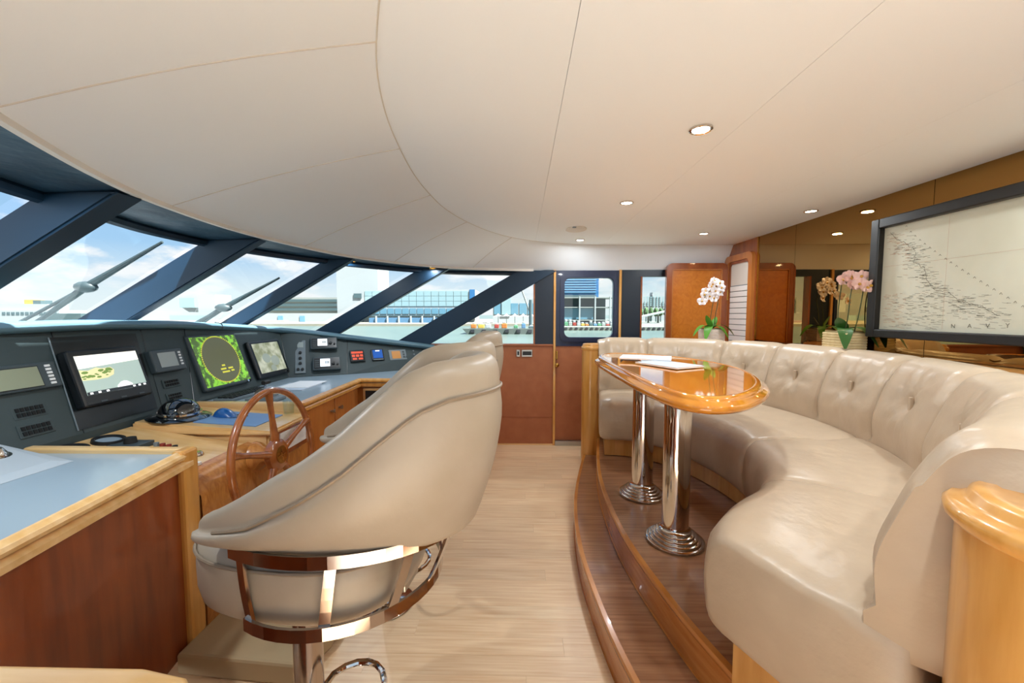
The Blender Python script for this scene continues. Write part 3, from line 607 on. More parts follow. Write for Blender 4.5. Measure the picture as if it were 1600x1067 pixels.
slab(-2.04, .78, -1.33, .78, 2.08, 2.455, .62, 'shelf_box', 'honey_x', .01)
rows = []
for y_ in (1.63, 2.455):
    rows.append([Vector((x, y_, z)) for x, z in ((-1.44, .74), (-1.40, .728), (-1.36, .70), (-1.335, .65), (-1.33, .55), (-1.335, .02))])
MB().grid(rows).build('burl_front', 'burl', hc, smooth=True)
MB().box(-2.0, -1.40, 1.64, 2.45, .0, .62).build('carcass', 'burl', hc)
e_ = MB().box(-1.322, -1.305, 2.10, 2.42, .63, .775, .004).build('end_frame', 'redframe', hc)
MB().box(-1.306, -1.300, 2.14, 2.40, .66, .765).build('end_plate', 'white', hc)
MB().lathe([(0, 0), (.075, 0), (.07, .02), (.045, .05), (.04, .12), (0, .12)], axis=(1, 0, .1), org=(-1.345, 2.0, .69), n=24).build('shaft_boss', 'burl', hc, smooth=True)
for k, (x, y_) in enumerate(((-1.945, 1.85), (-1.965, 1.705))):
    t = thing('gauge', (x, y_, .79), ['round black gauge ring on the helm deck beside the switches', 'round black gauge ring on the helm deck closest to the dashboard corner'][k], 'gauge', 'round gauges on the helm deck'); z = .825 - (x + 2.04) * .145
    ax = (.144, 0, 1)
    MB().lathe([(.048, 0), (.050, .014), (.060, .014), (.062, 0)], axis=ax, org=(x, y_, z), n=28).build('bezel', 'rubber', t, smooth=True)
    MB().lathe([(0, .004), (.049, .004), (.049, 0), (0, 0)], axis=ax, org=(x, y_, z), n=28).build('dial', 'counter', t)
def deck_z(x): return .825 - (x + 2.04) * .145
t = thing('jog_control', (-1.83, 1.84, deck_z(-1.83)), 'dark square jog control with knob on the helm deck', 'control')
MB().box(-1.90, -1.76, 1.79, 1.89, deck_z(-1.83) - .012, deck_z(-1.83) + .014, .003).build('plate', 'device', t); zz = deck_z(-1.83) + .012; MB().lathe([(0, zz + .03), (.022, zz + .028), (.026, zz)], -1.83, 1.84, 18).build('knob', 'rubber', t, smooth=True)
t = thing('engine_switches', (-1.69, 1.87, deck_z(-1.69)), 'short row of red and black push buttons on helm deck', 'switch')
for k, c_ in enumerate(('greyplastic', 'b_red', 'b_red', 'rubber')):
    x = -1.735 + .03 * k; zz = deck_z(x); MB().lathe([(0, zz + .022), (.011, zz + .02), (.012, zz - .003)], x, 1.87, 14).build('push_button', c_, t, smooth=True)
t = thing('bow_thruster_knob', (-1.53, 1.85, deck_z(-1.53)), 'small round chrome cap on the helm deck near the wheel', 'knob'); zz = deck_z(-1.53)
MB().lathe([(0, zz + .016), (.022, zz + .014), (.030, zz + .006), (.032, zz - .004)], -1.53, 1.85, 20).build('cap', 'chrome', t, smooth=True)
t = thing('data_plate', (-1.47, 1.70, deck_z(-1.47)), 'white rectangular plate lying on the helm deck edge', 'plate')
MB().box(-1.53, -1.43, 1.65, 1.76, deck_z(-1.48) - .006, deck_z(-1.48) + .009, .002).build('plate_face', 'white', t)
# compass dome
t = thing('compass', (-1.90, 2.20, .836), 'shiny black domed compass on the helm shelf', 'compass')
MB().lathe([(0, 0), (.145, 0), (.147, .008), (.13, .016), (.10, .022), (.095, .03)], axis=(.06, 0, 1), org=(-1.90, 2.20, .836), n=40).build('flange', 'dome', t, smooth=True)
MB().lathe([(.098, .02), (.092, .05), (.078, .075), (.055, .095), (.028, .107), (0, .11)], axis=(.06, 0, 1), org=(-1.90, 2.20, .836), n=40).build('dome', 'dome', t, smooth=True)
tag(MB().lathe([(.096, .024), (.101, .026), (.101, .036), (.095, .038)], axis=(.06, 0, 1), org=(-1.90, 2.20, .836), n=40).build('band', 'chrome', t, smooth=True), 'thin chrome band')
t = thing('mouse_pad', (-1.50, 2.20, .815), 'pale blue mouse pad on the helm shelf', 'mouse pad')
MB().add([(x, y_, .845 - (x + 2.04) * .061 + dz) for dz in (.001, .005) for x, y_ in ((-1.76, 2.12), (-1.42, 2.12), (-1.42, 2.37), (-1.76, 2.37))], [(3, 2, 1, 0), (4, 5, 6, 7), (0, 1, 5, 4), (1, 2, 6, 5), (2, 3, 7, 6), (3, 0, 4, 7)]).build('sheet', 'bluepad', t)
t = thing('computer_mouse', (-1.68, 2.26, .83), 'glossy blue computer mouse on its pad', 'mouse')
rows = []
for i in range(13):
    a = i / 12; x = -1.75 + .14 * a; hh = .048 * math.sin(math.pi * min(1, a * 1.1 + .08)) ** .7 if 0 < i < 12 else .002; w = .036 * math.sin(math.pi * (.06 + .88 * a)) ** .5
    rows.append([Vector((x, 2.26 + w * math.cos(b), .829 + hh * math.sin(b))) for b in [math.pi * k / 10 for k in range(11)]])
MB().grid(rows).build('shell', 'blue', t, smooth=True)
MB().tube([(-1.615, 2.26, .838), (-1.59, 2.26, .842), (-1.57, 2.28, .826)], .003, 6).build('cable', 'rubber', t, smooth=True)
# throttle lever + keyboard tray behind
t = thing('throttle_lever', (-1.62, 2.62, .85), 'chrome throttle lever unit standing behind the wheel', 'throttle')
MB().box(-1.76, -1.56, 2.53, 2.66, .85, .875, .008).build('base', 'greyplastic', t)
MB().lathe([(0, -.05), (.05, -.05), (.05, .05), (0, .05)], axis=(0, 1, 0), org=(-1.66, 2.6, .885), n=24).build('drum', 'steel', t, smooth=True)
MB().tube([(-1.66, 2.57, .90), (-1.64, 2.57, .97)], .008, 8).build('lever', 'chrome', t, smooth=True)
MB().tube([(-1.64, 2.54, .972), (-1.64, 2.60, .972)], .014, 10).build('grip', 'rubber', t, smooth=True)
t = thing('keyboard', (-1.85, 2.66, .85), 'low black keyboard on the worktop below the radar monitor', 'keyboard')
MB().box(-1.97, -1.84, 2.54, 2.98, .85, .868, .004).build('base', 'greyplastic', t)
for i in range(3):
    for k in range(10): MB().box(-1.955 + i * .036, -1.928 + i * .036, 2.56 + k * .04, 2.592 + k * .04, .868, .876, .002).build('key', 'rubber', t)
t = thing('chart_papers', (-1.72, 3.1, .85), 'thin sheaf of pale charts on the grey worktop', 'papers')
MB().box(-1.86, -1.60, 2.92, 3.22, .851, .858).build('sheet', 'paper_blue', t); MB().box(-1.82, -1.60, 3.0, 3.30, .858, .862).build('sheet', 'paper', t)
t = thing('glass_tumbler', (-1.50, 2.36, .81), 'small clear tumbler on the helm shelf behind the wheel', 'glass')
MB().lathe([(0, .813), (.028, .813), (.033, .90), (.030, .90), (.026, .818), (0, .818)], -1.40, 2.40, 20).build('cup', 'glass', t, smooth=True)
# foot platform
o = MB().prism([(-1.34, 1.48), (-.86, 1.44), (-.80, 1.62), (-.80, 2.5), (-1.34, 2.5)], 0, .09, .012).build('foot_platform', 'pad'); tag(o, 'low beige carpeted foot platform in front of the helm', 'foot platform')

# ------------------------------------------------------------------ steering wheel
sw = thing('steering_wheel', (-1.235, 2.0, .70), 'varnished wooden steering wheel with five spokes and emblem hub', 'steering wheel')
ax = Vector((1, 0, .10)).normalized(); e1 = Vector((-.10, 0, 1)).normalized(); e2 = ax.cross(e1) * -1
if e2.y < 0: e2 = -e2
ctr = Vector((-1.235, 2.0, .70)); RW = .325
def wp(a, r, d=0): return ctr + e1 * (r * math.cos(a)) + e2 * (r * math.sin(a)) + ax * d
MB().tube([wp(2 * math.pi * k / 64, RW) for k in range(64)], .017, 12, closed=True).build('rim', 'wheel_wood', sw, smooth=True)
for k in range(5):
    a = 2 * math.pi * k / 5
    MB().tube([wp(a, .05, -.0), wp(a, .10, -.0), wp(a, .18), wp(a, .26), wp(a, .305), wp(a, .325)], [.022, .019, .0145, .0145, .019, .022], 10).build('spoke', 'wheel_wood', sw, smooth=True)
MB().lathe([(0, -.03), (.06, -.03), (.078, -.015), (.078, .012), (.065, .022), (0, .022)], axis=ax, org=ctr, n=32).build('hub', 'wheel_wood', sw, smooth=True)
em = MB().lathe([(0, .0), (.042, .0), (.044, .004), (0, .006)], axis=ax, org=ctr + ax * .022, n=28).build('emblem', 'brass', sw, smooth=True); tag(em, 'round brass compass-rose emblem')
mb = MB()
for k in range(8):
    a = 2 * math.pi * k / 8; r_ = .038 if k % 2 == 0 else .024
    mb.poly([wp(a, r_, .0295), wp(a + .25, .010, .0295), wp(a - .25, .010, .0295)])
mb.build('rose_points', 'wheel_wood', em)

# ------------------------------------------------------------------ helm chairs (local: faces -x, near side -y)
def make_chair():
    t = thing('helm_chair', (0, 0, 0), 'x', 'chair', 'beige leather helm chairs')
    xc = .13
    TH = R(125)
    def rim_z(x): return interp(x, [-.15, -.06, .02, .10, .197, .287, .368, .445, .51, .60], [.905, .94, .98, 1.025, 1.075, 1.135, 1.205, 1.268, 1.293, 1.30])
    N = 61; rows = []; seam = []
    for i in range(N):
        t_i = -1 + 2 * i / (N - 1); s = .55 * t_i + .45 * math.sin(math.pi / 2 * t_i); th = TH * s; cx_, sy_ = math.cos(th), math.sin(th)
        rx, ry = xc + .468 * cx_, .285 * sy_; bx, by = xc + .40 * cx_, .25 * sy_; wv = max(0, (abs(s) - .7) / .3); wv = wv * wv * (3 - 2 * wv); bx += (rx - bx) * wv * .8; by += (ry - by) * wv * .8
        zr = rim_z(rx); h = zr - .838; so_ = min(.085, .5 * h)
        def sc(p, q, k): return (xc + (p - xc) * k, q * k)
        pts = []
        pts.append((*sc(bx, by, .93), .836))
        pts.append((bx, by, .846))
        m_ = .5; pts.append((bx + (rx - bx) * .42 + .02 * cx_, by + (ry - by) * .5 + .022 * sy_, .846 + (h - so_) * .38))
        pts.append((bx + (rx - bx) * .78 + .02 * cx_, by + (ry - by) * .85 + .016 * sy_, .846 + (h - so_) * .75))
        pts.append((rx, ry, zr - so_)); seam.append(Vector((rx + .003 * cx_, ry + .003 * sy_, zr - so_)))
        pts.append((*sc(rx, ry, .985), zr - so_ * .3)); pts.append((*sc(rx, ry, .93), zr)); pts.append((*sc(rx, ry, .86), zr - .004)); pts.append((*sc(rx, ry, .80), zr - so_ * .6))
        pts.append((*sc(rx, ry, .75), zr - .35 * h)); pts.append((*sc(bx, by, .78), .875))
        pr = cat_rom(pts, 3)
        e_ = 1 - abs(s); k = min(1, e_ / .075) ; k = max(0, 1 - (1 - k) ** 2.6) ** .5; k = max(k, .10)
        c = sum(pr, Vector()) / len(pr); rows.append([c + (p - c) * k for p in pr])
    MB().grid(rows, False, True, True).build('back_shell', 'chair_leather', t, local=True, smooth=True, angle=70)
    MB().tube(seam[5:-5], .0045, 6).build('piping', 'piping', t, local=True, smooth=True)
    # seat cushion
    def se(a, k): 
        c, s = math.cos(a), math.sin(a); f = lambda v: math.copysign(abs(v) ** .75, v)
        return .06 + .30 * k * f(c), .25 * k * f(s)
    rows = []
    for k, z in ((.05, .865), (.4, .863), (.7, .852), (.88, .832), (.965, .81), (1.0, .788), (1.005, .76), (1.0, .70), (.975, .665), (.93, .652), (.05, .652)):
        rows.append([Vector((*se(2 * math.pi * j / 48, k), z)) for j in range(48)])
    MB().grid(rows, False, True, True).build('seat_cushion', 'chair_leather', t, local=True, smooth=True, angle=60)
    MB().tube([Vector((*se(2 * math.pi * j / 48, 1.006), .795)) for j in range(48)], .0045, 6, closed=True).build('seat_piping', 'piping', t, local=True, smooth=True)
    # chrome frame
    def bpth(A, B, lo, hi, z, n=32): return [Vector((xc + A * math.cos(R(lo + (hi - lo) * k / n)), B * math.sin(R(lo + (hi - lo) * k / n)), z)) for k in range(n + 1)]
    st = [(-.004, -.016), (.004, -.016), (.004, .016), (-.004, .016)]
    MB().sweep(bpth(.285, .278, -112, 112, .668), st).build('lower_band', 'chrome_d', t, local=True)
    MB().sweep(bpth(.36, .275, -114, 114, .842), st).build('upper_band', 'chrome_d', t, local=True)
    for an in (-109, -70, -38, -10, 38, 70, 109):
        pts = []
        for k in range(7):
            q = k / 6; A = .285 + .075 * q; bow = -.004 * math.sin(math.pi * q)
            pts.append(Vector((xc + (A - bow) * math.cos(R(an)), (.278 - bow) * math.sin(R(an)), .66 + .18 * q)))
        tn = Vector((-math.sin(R(an)), math.cos(R(an)), 0)); ot = Vector((math.cos(R(an)), math.sin(R(an)), 0))
        MB().grid([[p + tn * a + ot * b for a, b in ((-.013, -.013), (.013, -.013), (.013, -.005), (-.013, -.005))] for p in pts], False, True, True).build('upright', 'chrome_d', t, local=True)
    MB().box(-.12, .34, -.05, .05, .63, .653, .004).build('seat_bracket', 'steel', t, local=True)
    MB().lathe([(.0, .0), (.125, .0), (.13, .006), (.122, .014), (.06, .022), (.05, .03), (.042, .05), (.042, .61), (.06, .63), (0, .63)], 0, 0, 32).build('pedestal', 'chrome_d', t, local=True, smooth=True)
    pts = [Vector((.04, 0, .25))] + [Vector((.13 + .10 * math.cos(R(a)), .12 * math.sin(R(a)), .25)) for a in range(-150, 151, 20)] + [Vector((.04, 0, .25))]
    MB().tube(pts, .010, 8).build('foot_hoop', 'chrome', t, local=True, smooth=True)
    MB().box(-.17, -.14, -.1, -.08, .637, .647, .002).build('adjust_lever', 'steel', t, local=True)
    return t
ch = make_chair()
for k, (x, y_, a, lb) in enumerate(((-.655, 1.18, -7, 'nearest beige leather helm chair, filling the middle foreground'), (-.655, 1.90, -28, 'middle beige helm chair, mostly hidden behind the nearest one'), (-.72, 2.62, 2, 'farthest beige helm chair, its rounded back top rising by the side window'))):
    o = ch if k == 0 else copy_tree(ch); o.location = (x, y_, 0); o.rotation_euler.z = R(a); o['label'] = lb

# ------------------------------------------------------------------ settee
FP = sample(cat_rom([(p[0], p[1], 0) for p in [(.625, 3.03), (.80, 3.0), (1.0, 2.82), (1.12, 2.5), (1.15, 2.15), (1.08, 1.83), (.93, 1.58), (.74, 1.42), (.585, 1.25)]], 12), 97)
BP = sample(cat_rom([(p[0], p[1], 0) for p in [(.70, 3.46), (1.07, 3.42), (1.42, 3.25), (1.68, 2.95), (1.78, 2.55), (1.77, 2.15), (1.68, 1.78), (1.45, 1.38), (1.12, 1.08), (.76, .84)]], 12), 97)
se = thing('curved_settee', (1.4, 2.2, .32), 'curved beige leather settee with tufted back around the table', 'settee')
def sstep(x): x = max(0, min(1, x)); return x * x * (3 - 2 * x)
SEATS = [(0, 26), (26, 52), (52, 74), (74, 96)]
for a, b in SEATS:
    rows = []
    for i in range(a, b + 1):
        f, q = FP[i], BP[i]; d = q - f; L = d.length; d.normalize(); ed = min(i - a, b - i); pin = 0 if ed else .010
        endp = (a == 0 and i == 0) or (b == 96 and i == 96)
        cr_ = .012 * sstep(ed / 6)
        pr = [(.07, .455), (.02, .465), (-.005, .50), (-.018 - cr_ * .6, .60), (-.010 - cr_ * .4, .69), (.008, .738), (.04, .766), (.09, .776 + cr_ * .6), (L * .35, .776 + cr_), (L * .7, .770 + cr_ * .6), (L + .06, .755), (L + .06, .455)]
        row = []
        for o_, z in pr:
            row.append(f + d * (o_ + (pin if o_ < .05 else 0)) + Vector((0, 0, z - (pin * .7 if z > .7 else 0))))
        rows.append(cat_rom(row, 2))
    # rounded end caps
    def endcap(rw, outdir):
        c = sum(rw, Vector()) / len(rw); out = []
        for k_, off in ((.97, .018), (.90, .034), (.78, .042)): out.append([c + (p - c) * k_ + outdir * off for p in rw])
        return out
    if a == 0:
        td = (FP[0] - FP[3]).normalized(); rows = endcap(rows[0], td)[::-1] + rows
    if b == 96:
        td = (FP[96] - FP[92]).normalized(); td = (td + (BP[96] - BP[92]).normalized()).normalized(); rows = rows + endcap(rows[-1], td)
    MB().grid(rows, False, True, True).build('seat_cushion', 'leather', se, smooth=True, angle=75)
# back cushions
BK = [(0, 9), (9, 23), (23, 32), (32, 43), (43, 54), (54, 66), (66, 80), (80, 96)]
def bnorm(i):
    a = BP[max(0, i - 1)]; b = BP[min(96, i + 1)]; t = (b - a).normalized(); return Vector((-t.y, t.x, 0)), t
n0, _ = bnorm(48)
SG = 1 if n0.x > 0 else -1
ZP = [(-.022, .70), (-.03, .80), (-.035, .90), (-.008, 1.0), (.028, 1.10), (.075, 1.178), (.14, 1.205), (.215, 1.196), (.25, 1.16), (.255, 1.05), (.25, .745)]
for ci, (a, b) in enumerate(BK):
    rows = []; n_u = (b - a) * 2
    for k in range(n_u + 1):
        fi = a + k / 2; i0 = int(fi); i1 = min(96, i0 + 1); tt = fi - i0
        p = BP[i0].lerp(BP[i1], tt); nA, _ = bnorm(i0); nB, tg = bnorm(i1); n = (nA.lerp(nB, tt)).normalized() * SG
        s = k / n_u; ed = min(s, 1 - s) * (b - a) / 14; pin = .028 * (1 - sstep(ed / .13)) ** 2
        row = []
        fine = cat_rom([(o_, 0, z) for o_, z in ZP], 4)
        for q in fine:
            o_, z = q.x, q.z
            if z > .78 and o_ < .2: o_ += pin * .8
            if z > 1.1: z -= pin * .55
            # button tuft
            if o_ < .15:
                du = (s - .5) * (b - a) / 14 * .65; dz = z - 1.01; rr = math.hypot(du, dz); ang = math.atan2(dz, du)
                o_ += .030 * math.exp(-(rr / .045) ** 2) + .006 * math.sin(ang * 9 + ci) * math.exp(-((rr - .09) / .06) ** 2)
            row.append(Vector((p.x + n.x * o_, p.y + n.y * o_, z)))
        rows.append(row)
    if b == 96:
        c = sum(rows[-1], Vector()) / len(rows[-1]); td = (BP[96] - BP[93]).normalized()
        rows += [[c + (p - c) * k_ + td * o2 for p in rows[-1]] for k_, o2 in ((.99, .016), (.97, .026))]
    if a == 0:
        c = sum(rows[0], Vector()) / len(rows[0]); td = (BP[0] - BP[3]).normalized()
        rows = [[c + (p - c) * k_ + td * o2 for p in rows[0]] for k_, o2 in ((.95, .04), (.985, .025))] + rows
    bc = MB().grid(rows, False, True, True).build('back_cushion', 'leather', se, smooth=True, angle=70)
    if 0 < ci < 7:
        m_ = (a + b) / 2; i0 = int(m_); p = BP[i0].lerp(BP[min(96, i0 + 1)], m_ - i0); n, tg = bnorm(i0); n = n * SG
        MB().obox(Vector((p.x, p.y, 0)), tg, Vector((0, 0, 1)), -n, -.010, .010, .975, 1.045, -.022, -.008, .003).build('tuft_tab', 'leather', bc)
# plinth
pl = []
for i in range(0, 97, 3): f, q = FP[i], BP[i]; d = (q - f).normalized(); pl.append(f + d * .10)
poly = [(p.x, p.y) for p in pl] + [(BP[i].x, BP[i].y) for i in range(96, -1, -6)]
MB().prism(poly, .32, .47).build('plinth', 'honey', se)
# partition with ledge around the settee
TPT = []
for i in range(0, 97): n, _ = bnorm(i); n = n * SG; TPT.append(BP[i] + n * .30)
pt = thing('settee_partition', (1.5, 3.9, 0), 'honey wood partition wrapping behind the settee with rounded end posts', 'partition')
def offset_path(d): return [(BP[i].x + bnorm(i)[0].x * SG * d, BP[i].y + bnorm(i)[0].y * SG * d, 0) for i in range(0, 97, 2)]
poly = offset_path(.27) + offset_path(.32)[::-1]
poly = [(min(p[0], XM - .01), p[1]) for p in poly]
MB().prism(poly, .0, 1.15).build('panel', 'honey', pt)
led = offset_path(.255); lo_ = offset_path(.46)
poly = [(min(p[0], XM - .008), p[1]) for p in led] + [(min(p[0], XM - .004), min(p[1], 3.76)) for p in lo_[::-1]]
MB().prism(poly, 1.15, 1.178).build('ledge', 'burl', pt)
def post(cx, cy, r, z1, z0, L, ang, nm):
    # capsule plan running from (cx,cy) in direction ang for length L
    d = Vector((math.cos(R(ang)), math.sin(R(ang)))); s = Vector((-d.y, d.x)); out = []
    for k in range(21): a = R(90 + 180 * k / 20); out.append((math.cos(a), math.sin(a)))
    def cap_poly(rr): return [(cx + d.x * c * rr + s.x * q * rr, cy + d.y * c * rr + s.y * q * rr) for c, q in out] + [(cx + d.x * L - s.x * rr, cy + d.y * L - s.y * rr), (cx + d.x * L + s.x * rr, cy + d.y * L + s.y * rr)]
    o = MB().prism(cap_poly(r), z0, z1 - .05).build(nm, 'honey', pt, smooth=True)
    rows = [vec3(cap_poly(r * k), z) for k, z in ((.98, z1 - .06), (1.04, z1 - .055), (1.09, z1 - .045), (1.10, z1 - .032), (1.05, z1 - .022), (.98, z1 - .02), (.93, z1 - .014), (.91, z1 - .004), (.86, z1 + .002), (.74, z1 + .002), (.70, z1 - .002), (.0, z1 - .002))]
    MB().grid([[Vector(p) for p in r_] for r_ in rows], False, True).build('post_cap', 'honey', o, smooth=True, angle=50)
post(.885, .60, .17, 1.115, .0, .5, 20, 'end_post')
post(.615, 3.66, .075, 1.145, .0, .5, 5, 'end_post')

# ------------------------------------------------------------------ table
tb = thing('dinette_table', (.85, 2.2, .32), 'varnished amber wood table with moulded edge on two chrome columns', 'table')
TO = [(.53, 2.945), (.565, 3.2), (.66, 3.335), (.80, 3.345), (.97, 3.285), (1.16, 3.07), (1.30, 2.70), (1.305, 2.40), (1.235, 2.10), (1.09, 1.79), (.89, 1.565), (.76, 1.475), (.66, 1.465), (.595, 1.53), (.55, 1.9), (.528, 2.5)]
k_ = .29 / .31
TO = [(x * k_, y_ * k_, 0) for x, y_ in TO]
TC = sample(cat_rom(TO, 8, True) + [Vector(TO[0])], 97)[:-1]
for _ in range(14): TC = [(TC[i - 1] + TC[i] * 2 + TC[(i + 1) % 96]) / 4 for i in range(96)]
cx0 = sum((p for p in TC), Vector()) / len(TC)
def inset(d):
    out = []
    for i in range(96):
        t = (TC[(i + 1) % 96] - TC[i - 1]).normalized(); n = Vector((-t.y, t.x, 0))
        if n.dot(cx0 - TC[i]) < 0: n = -n
        out.append(TC[i] + n * d)
    return out
ZT = 1.12
def ring(d, z): return [Vector((p.x, p.y, z)) for p in inset(d)]
MB().grid([ring(d, z) for d, z in ((.05, ZT - .06), (.012, ZT - .058), (.002, ZT - .048), (0, ZT - .036), (.006, ZT - .026), (.022, ZT - .020), (.026, ZT - .014), (.028, ZT - .007), (.038, ZT - .001), (.050, ZT), (.056, ZT - .003))], False, True).build('edge_moulding', 'table_wood', tb, smooth=True, angle=60)
MB().add(ring(.055, ZT - .003) + ring(.055, ZT - .058), [tuple(range(96)), tuple(range(191, 95, -1))]).build('tabletop', 'table_wood', tb)
for x, y_ in ((.741, 1.93), (.731, 2.44)):
    c_ = MB().lathe([(.062, .36), (.062, 1.075)], x, y_, 40).build('column', 'chrome', tb, smooth=True)
    pr = [(0, .321)]
    for k in range(5): r_ = .132 - k * .015; z = .321 + k * .0125; pr += [(r_, z), (r_ + .003, z + .004), (r_ + .002, z + .010), (r_ - .003, z + .0125)]
    pr += [(.064, .388), (.062, .40)]
    MB().lathe(pr, x, y_, 44).build('base_flange', 'chrome', c_, smooth=True, angle=50)
    MB().lathe([(0, 1.055), (.09, 1.055), (.09, 1.065), (0, 1.065)], x, y_, 32).build('mount_plate', 'chrome', c_, smooth=True)
def brochure(cx, cy, w, l, rz, z, m, label, nm='magazine'):
    t = thing(nm, (cx, cy, z), label, 'magazine', rz=R(rz))
    MB().box(-w / 2, w / 2, -l / 2, l / 2, 0, .008, .001).build('pages', 'paper', t, local=True)
    MB().box(-w / 2 - .001, w / 2 + .001, -l / 2 - .001, l / 2 + .001, .008, .0092).build('cover', m, t, local=True)
    return t
brochure(.83, 2.32, .21, .30, 28, ZT + .001, 'paper_blue', 'pale magazine lying lower and nearer on the amber table')
brochure(.78, 2.58, .21, .30, 70, ZT + .012, 'paper', 'white magazine resting on top of another on the amber table')

# ------------------------------------------------------------------ framed chart
pc = thing('framed_chart', (XM - .03, 1.7, 1.27), 'framed nautical chart in wide black frame on bronze mirror', 'picture')
X0 = XM - .065; y0, y1, z0, z1 = .90, 2.50, 1.275, 1.955; fw = .055
MB().box(X0, XM - .004, y0 + fw, y1 - fw, z1 - fw, z1, .006).build('frame_rail', 'frame_black', pc); MB().box(X0, XM - .004, y0 + fw, y1 - fw, z0, z0 + fw * .85, .006).build('frame_rail', 'frame_black', pc)
MB().box(X0, XM - .004, y1 - fw, y1, z0, z1, .006).build('frame_stile', 'frame_black', pc); MB().box(X0, XM - .004, y0, y0 + fw, z0, z1, .006).build('frame_stile', 'frame_black', pc)
XP = XM - .03
MB().box(XP, XM - .006, y0 + fw - .004, y1 - fw + .004, z0 + fw * .8, z1 - fw + .004).build('chart_sheet', 'chart_paper', pc)
ink = MB(); inkr = MB()
PH = z1 - z0 - fw * 1.85; PW = y1 - y0 - 2 * fw
def cp(a, b): return Vector((XP - .0012, y1 - fw - a, z0 + fw * .85 + b * PH))   # a metres from the left edge, b 0..1 up
def stroke(mb, pts, w):
    for p, q in zip(pts, pts[1:]):
        d = (q - p).normalized(); n = Vector((0, -d.z, d.y)) * (w / 2); mb.poly([p - n, q - n, q + n, p + n])
rg = random.Random(3)
coast = [(.05, .95), (.12, .86), (.20, .80), (.26, .72), (.25, .62), (.33, .56), (.36, .45), (.40, .38), (.50, .34), (.56, .27), (.64, .24), (.72, .20), (.80, .14)]
for (a, b), (c, d) in zip(coast, coast[1:]):
    prev = cp(a * .75, b)
    for k in range(1, 7): t = k / 6; q = cp((a + (c - a) * t) * .75 + rg.uniform(-.006, .006), b + (d - b) * t + rg.uniform(-.012, .012)); stroke(ink, [prev, q], .0018); prev = q
for k in range(620):
    t = rg.random(); i = min(11, int(t * 12)); (a, b), (c, d) = coast[i], coast[i + 1]; f = rg.random()
    u = (a + (c - a) * f) * .75 + rg.gauss(-.01, .04); v = b + (d - b) * f + rg.gauss(-.03, .05)
    if rg.random() < .35: u = rg.uniform(.01, .35); v = rg.uniform(.02, .35)
    if u < .01 or v < .015 or v > .97: continue
    L = rg.uniform(.01, .035); sl = rg.uniform(-.25, .1)
    stroke(inkr if (u < .14 and rg.random() < .7) else ink, [cp(u, v), cp(u + L, v + sl * L)], .0012)
for k in range(22):
    f = k / 21; u = (.16 + .72 * f) * .80; v = .97 - .80 * f ** .85; stroke(ink, [cp(u, v), cp(u + .006, v + .012)], .0022); stroke(ink, [cp(u + .006, v + .012), cp(u + .011, v - .004)], .0018)
for u in (.36, .74): stroke(inkr, [cp(u, .02), cp(u, .98)], .0008)
stroke(inkr, [cp(.01, .62), cp(1.4, .62)], .0008)
ink.build('chart_ink', 'ink', pc)['kind'] = 'stuff'; inkr.build('chart_ink_brown', 'ink_red', pc)['kind'] = 'stuff'
def letter(ch_, p, size, m, parent, rot):
    cu = bpy.data.curves.new('letter', 'FONT'); cu.body = ch_; cu.size = size; ob = bpy.data.objects.new('tmp', cu); COL.objects.link(ob)
    bpy.context.view_layer.update(); dg = bpy.context.evaluated_depsgraph_get(); me = bpy.data.meshes.new_from_object(ob.evaluated_get(dg)); bpy.data.objects.remove(ob)
    me.materials.clear(); me.materials.append(M[m]); o = bpy.data.objects.new('letter', me); COL.objects.link(o); o.parent = parent; o.location = Vector(p) - wl(parent); o.rotation_euler = rot; return o
for k, c_ in enumerate('NAVYI'): letter(c_, cp(.40 + .075 * k, .035 + .005 * k), .028, 'ink', pc, (R(90), 0, R(-90)))

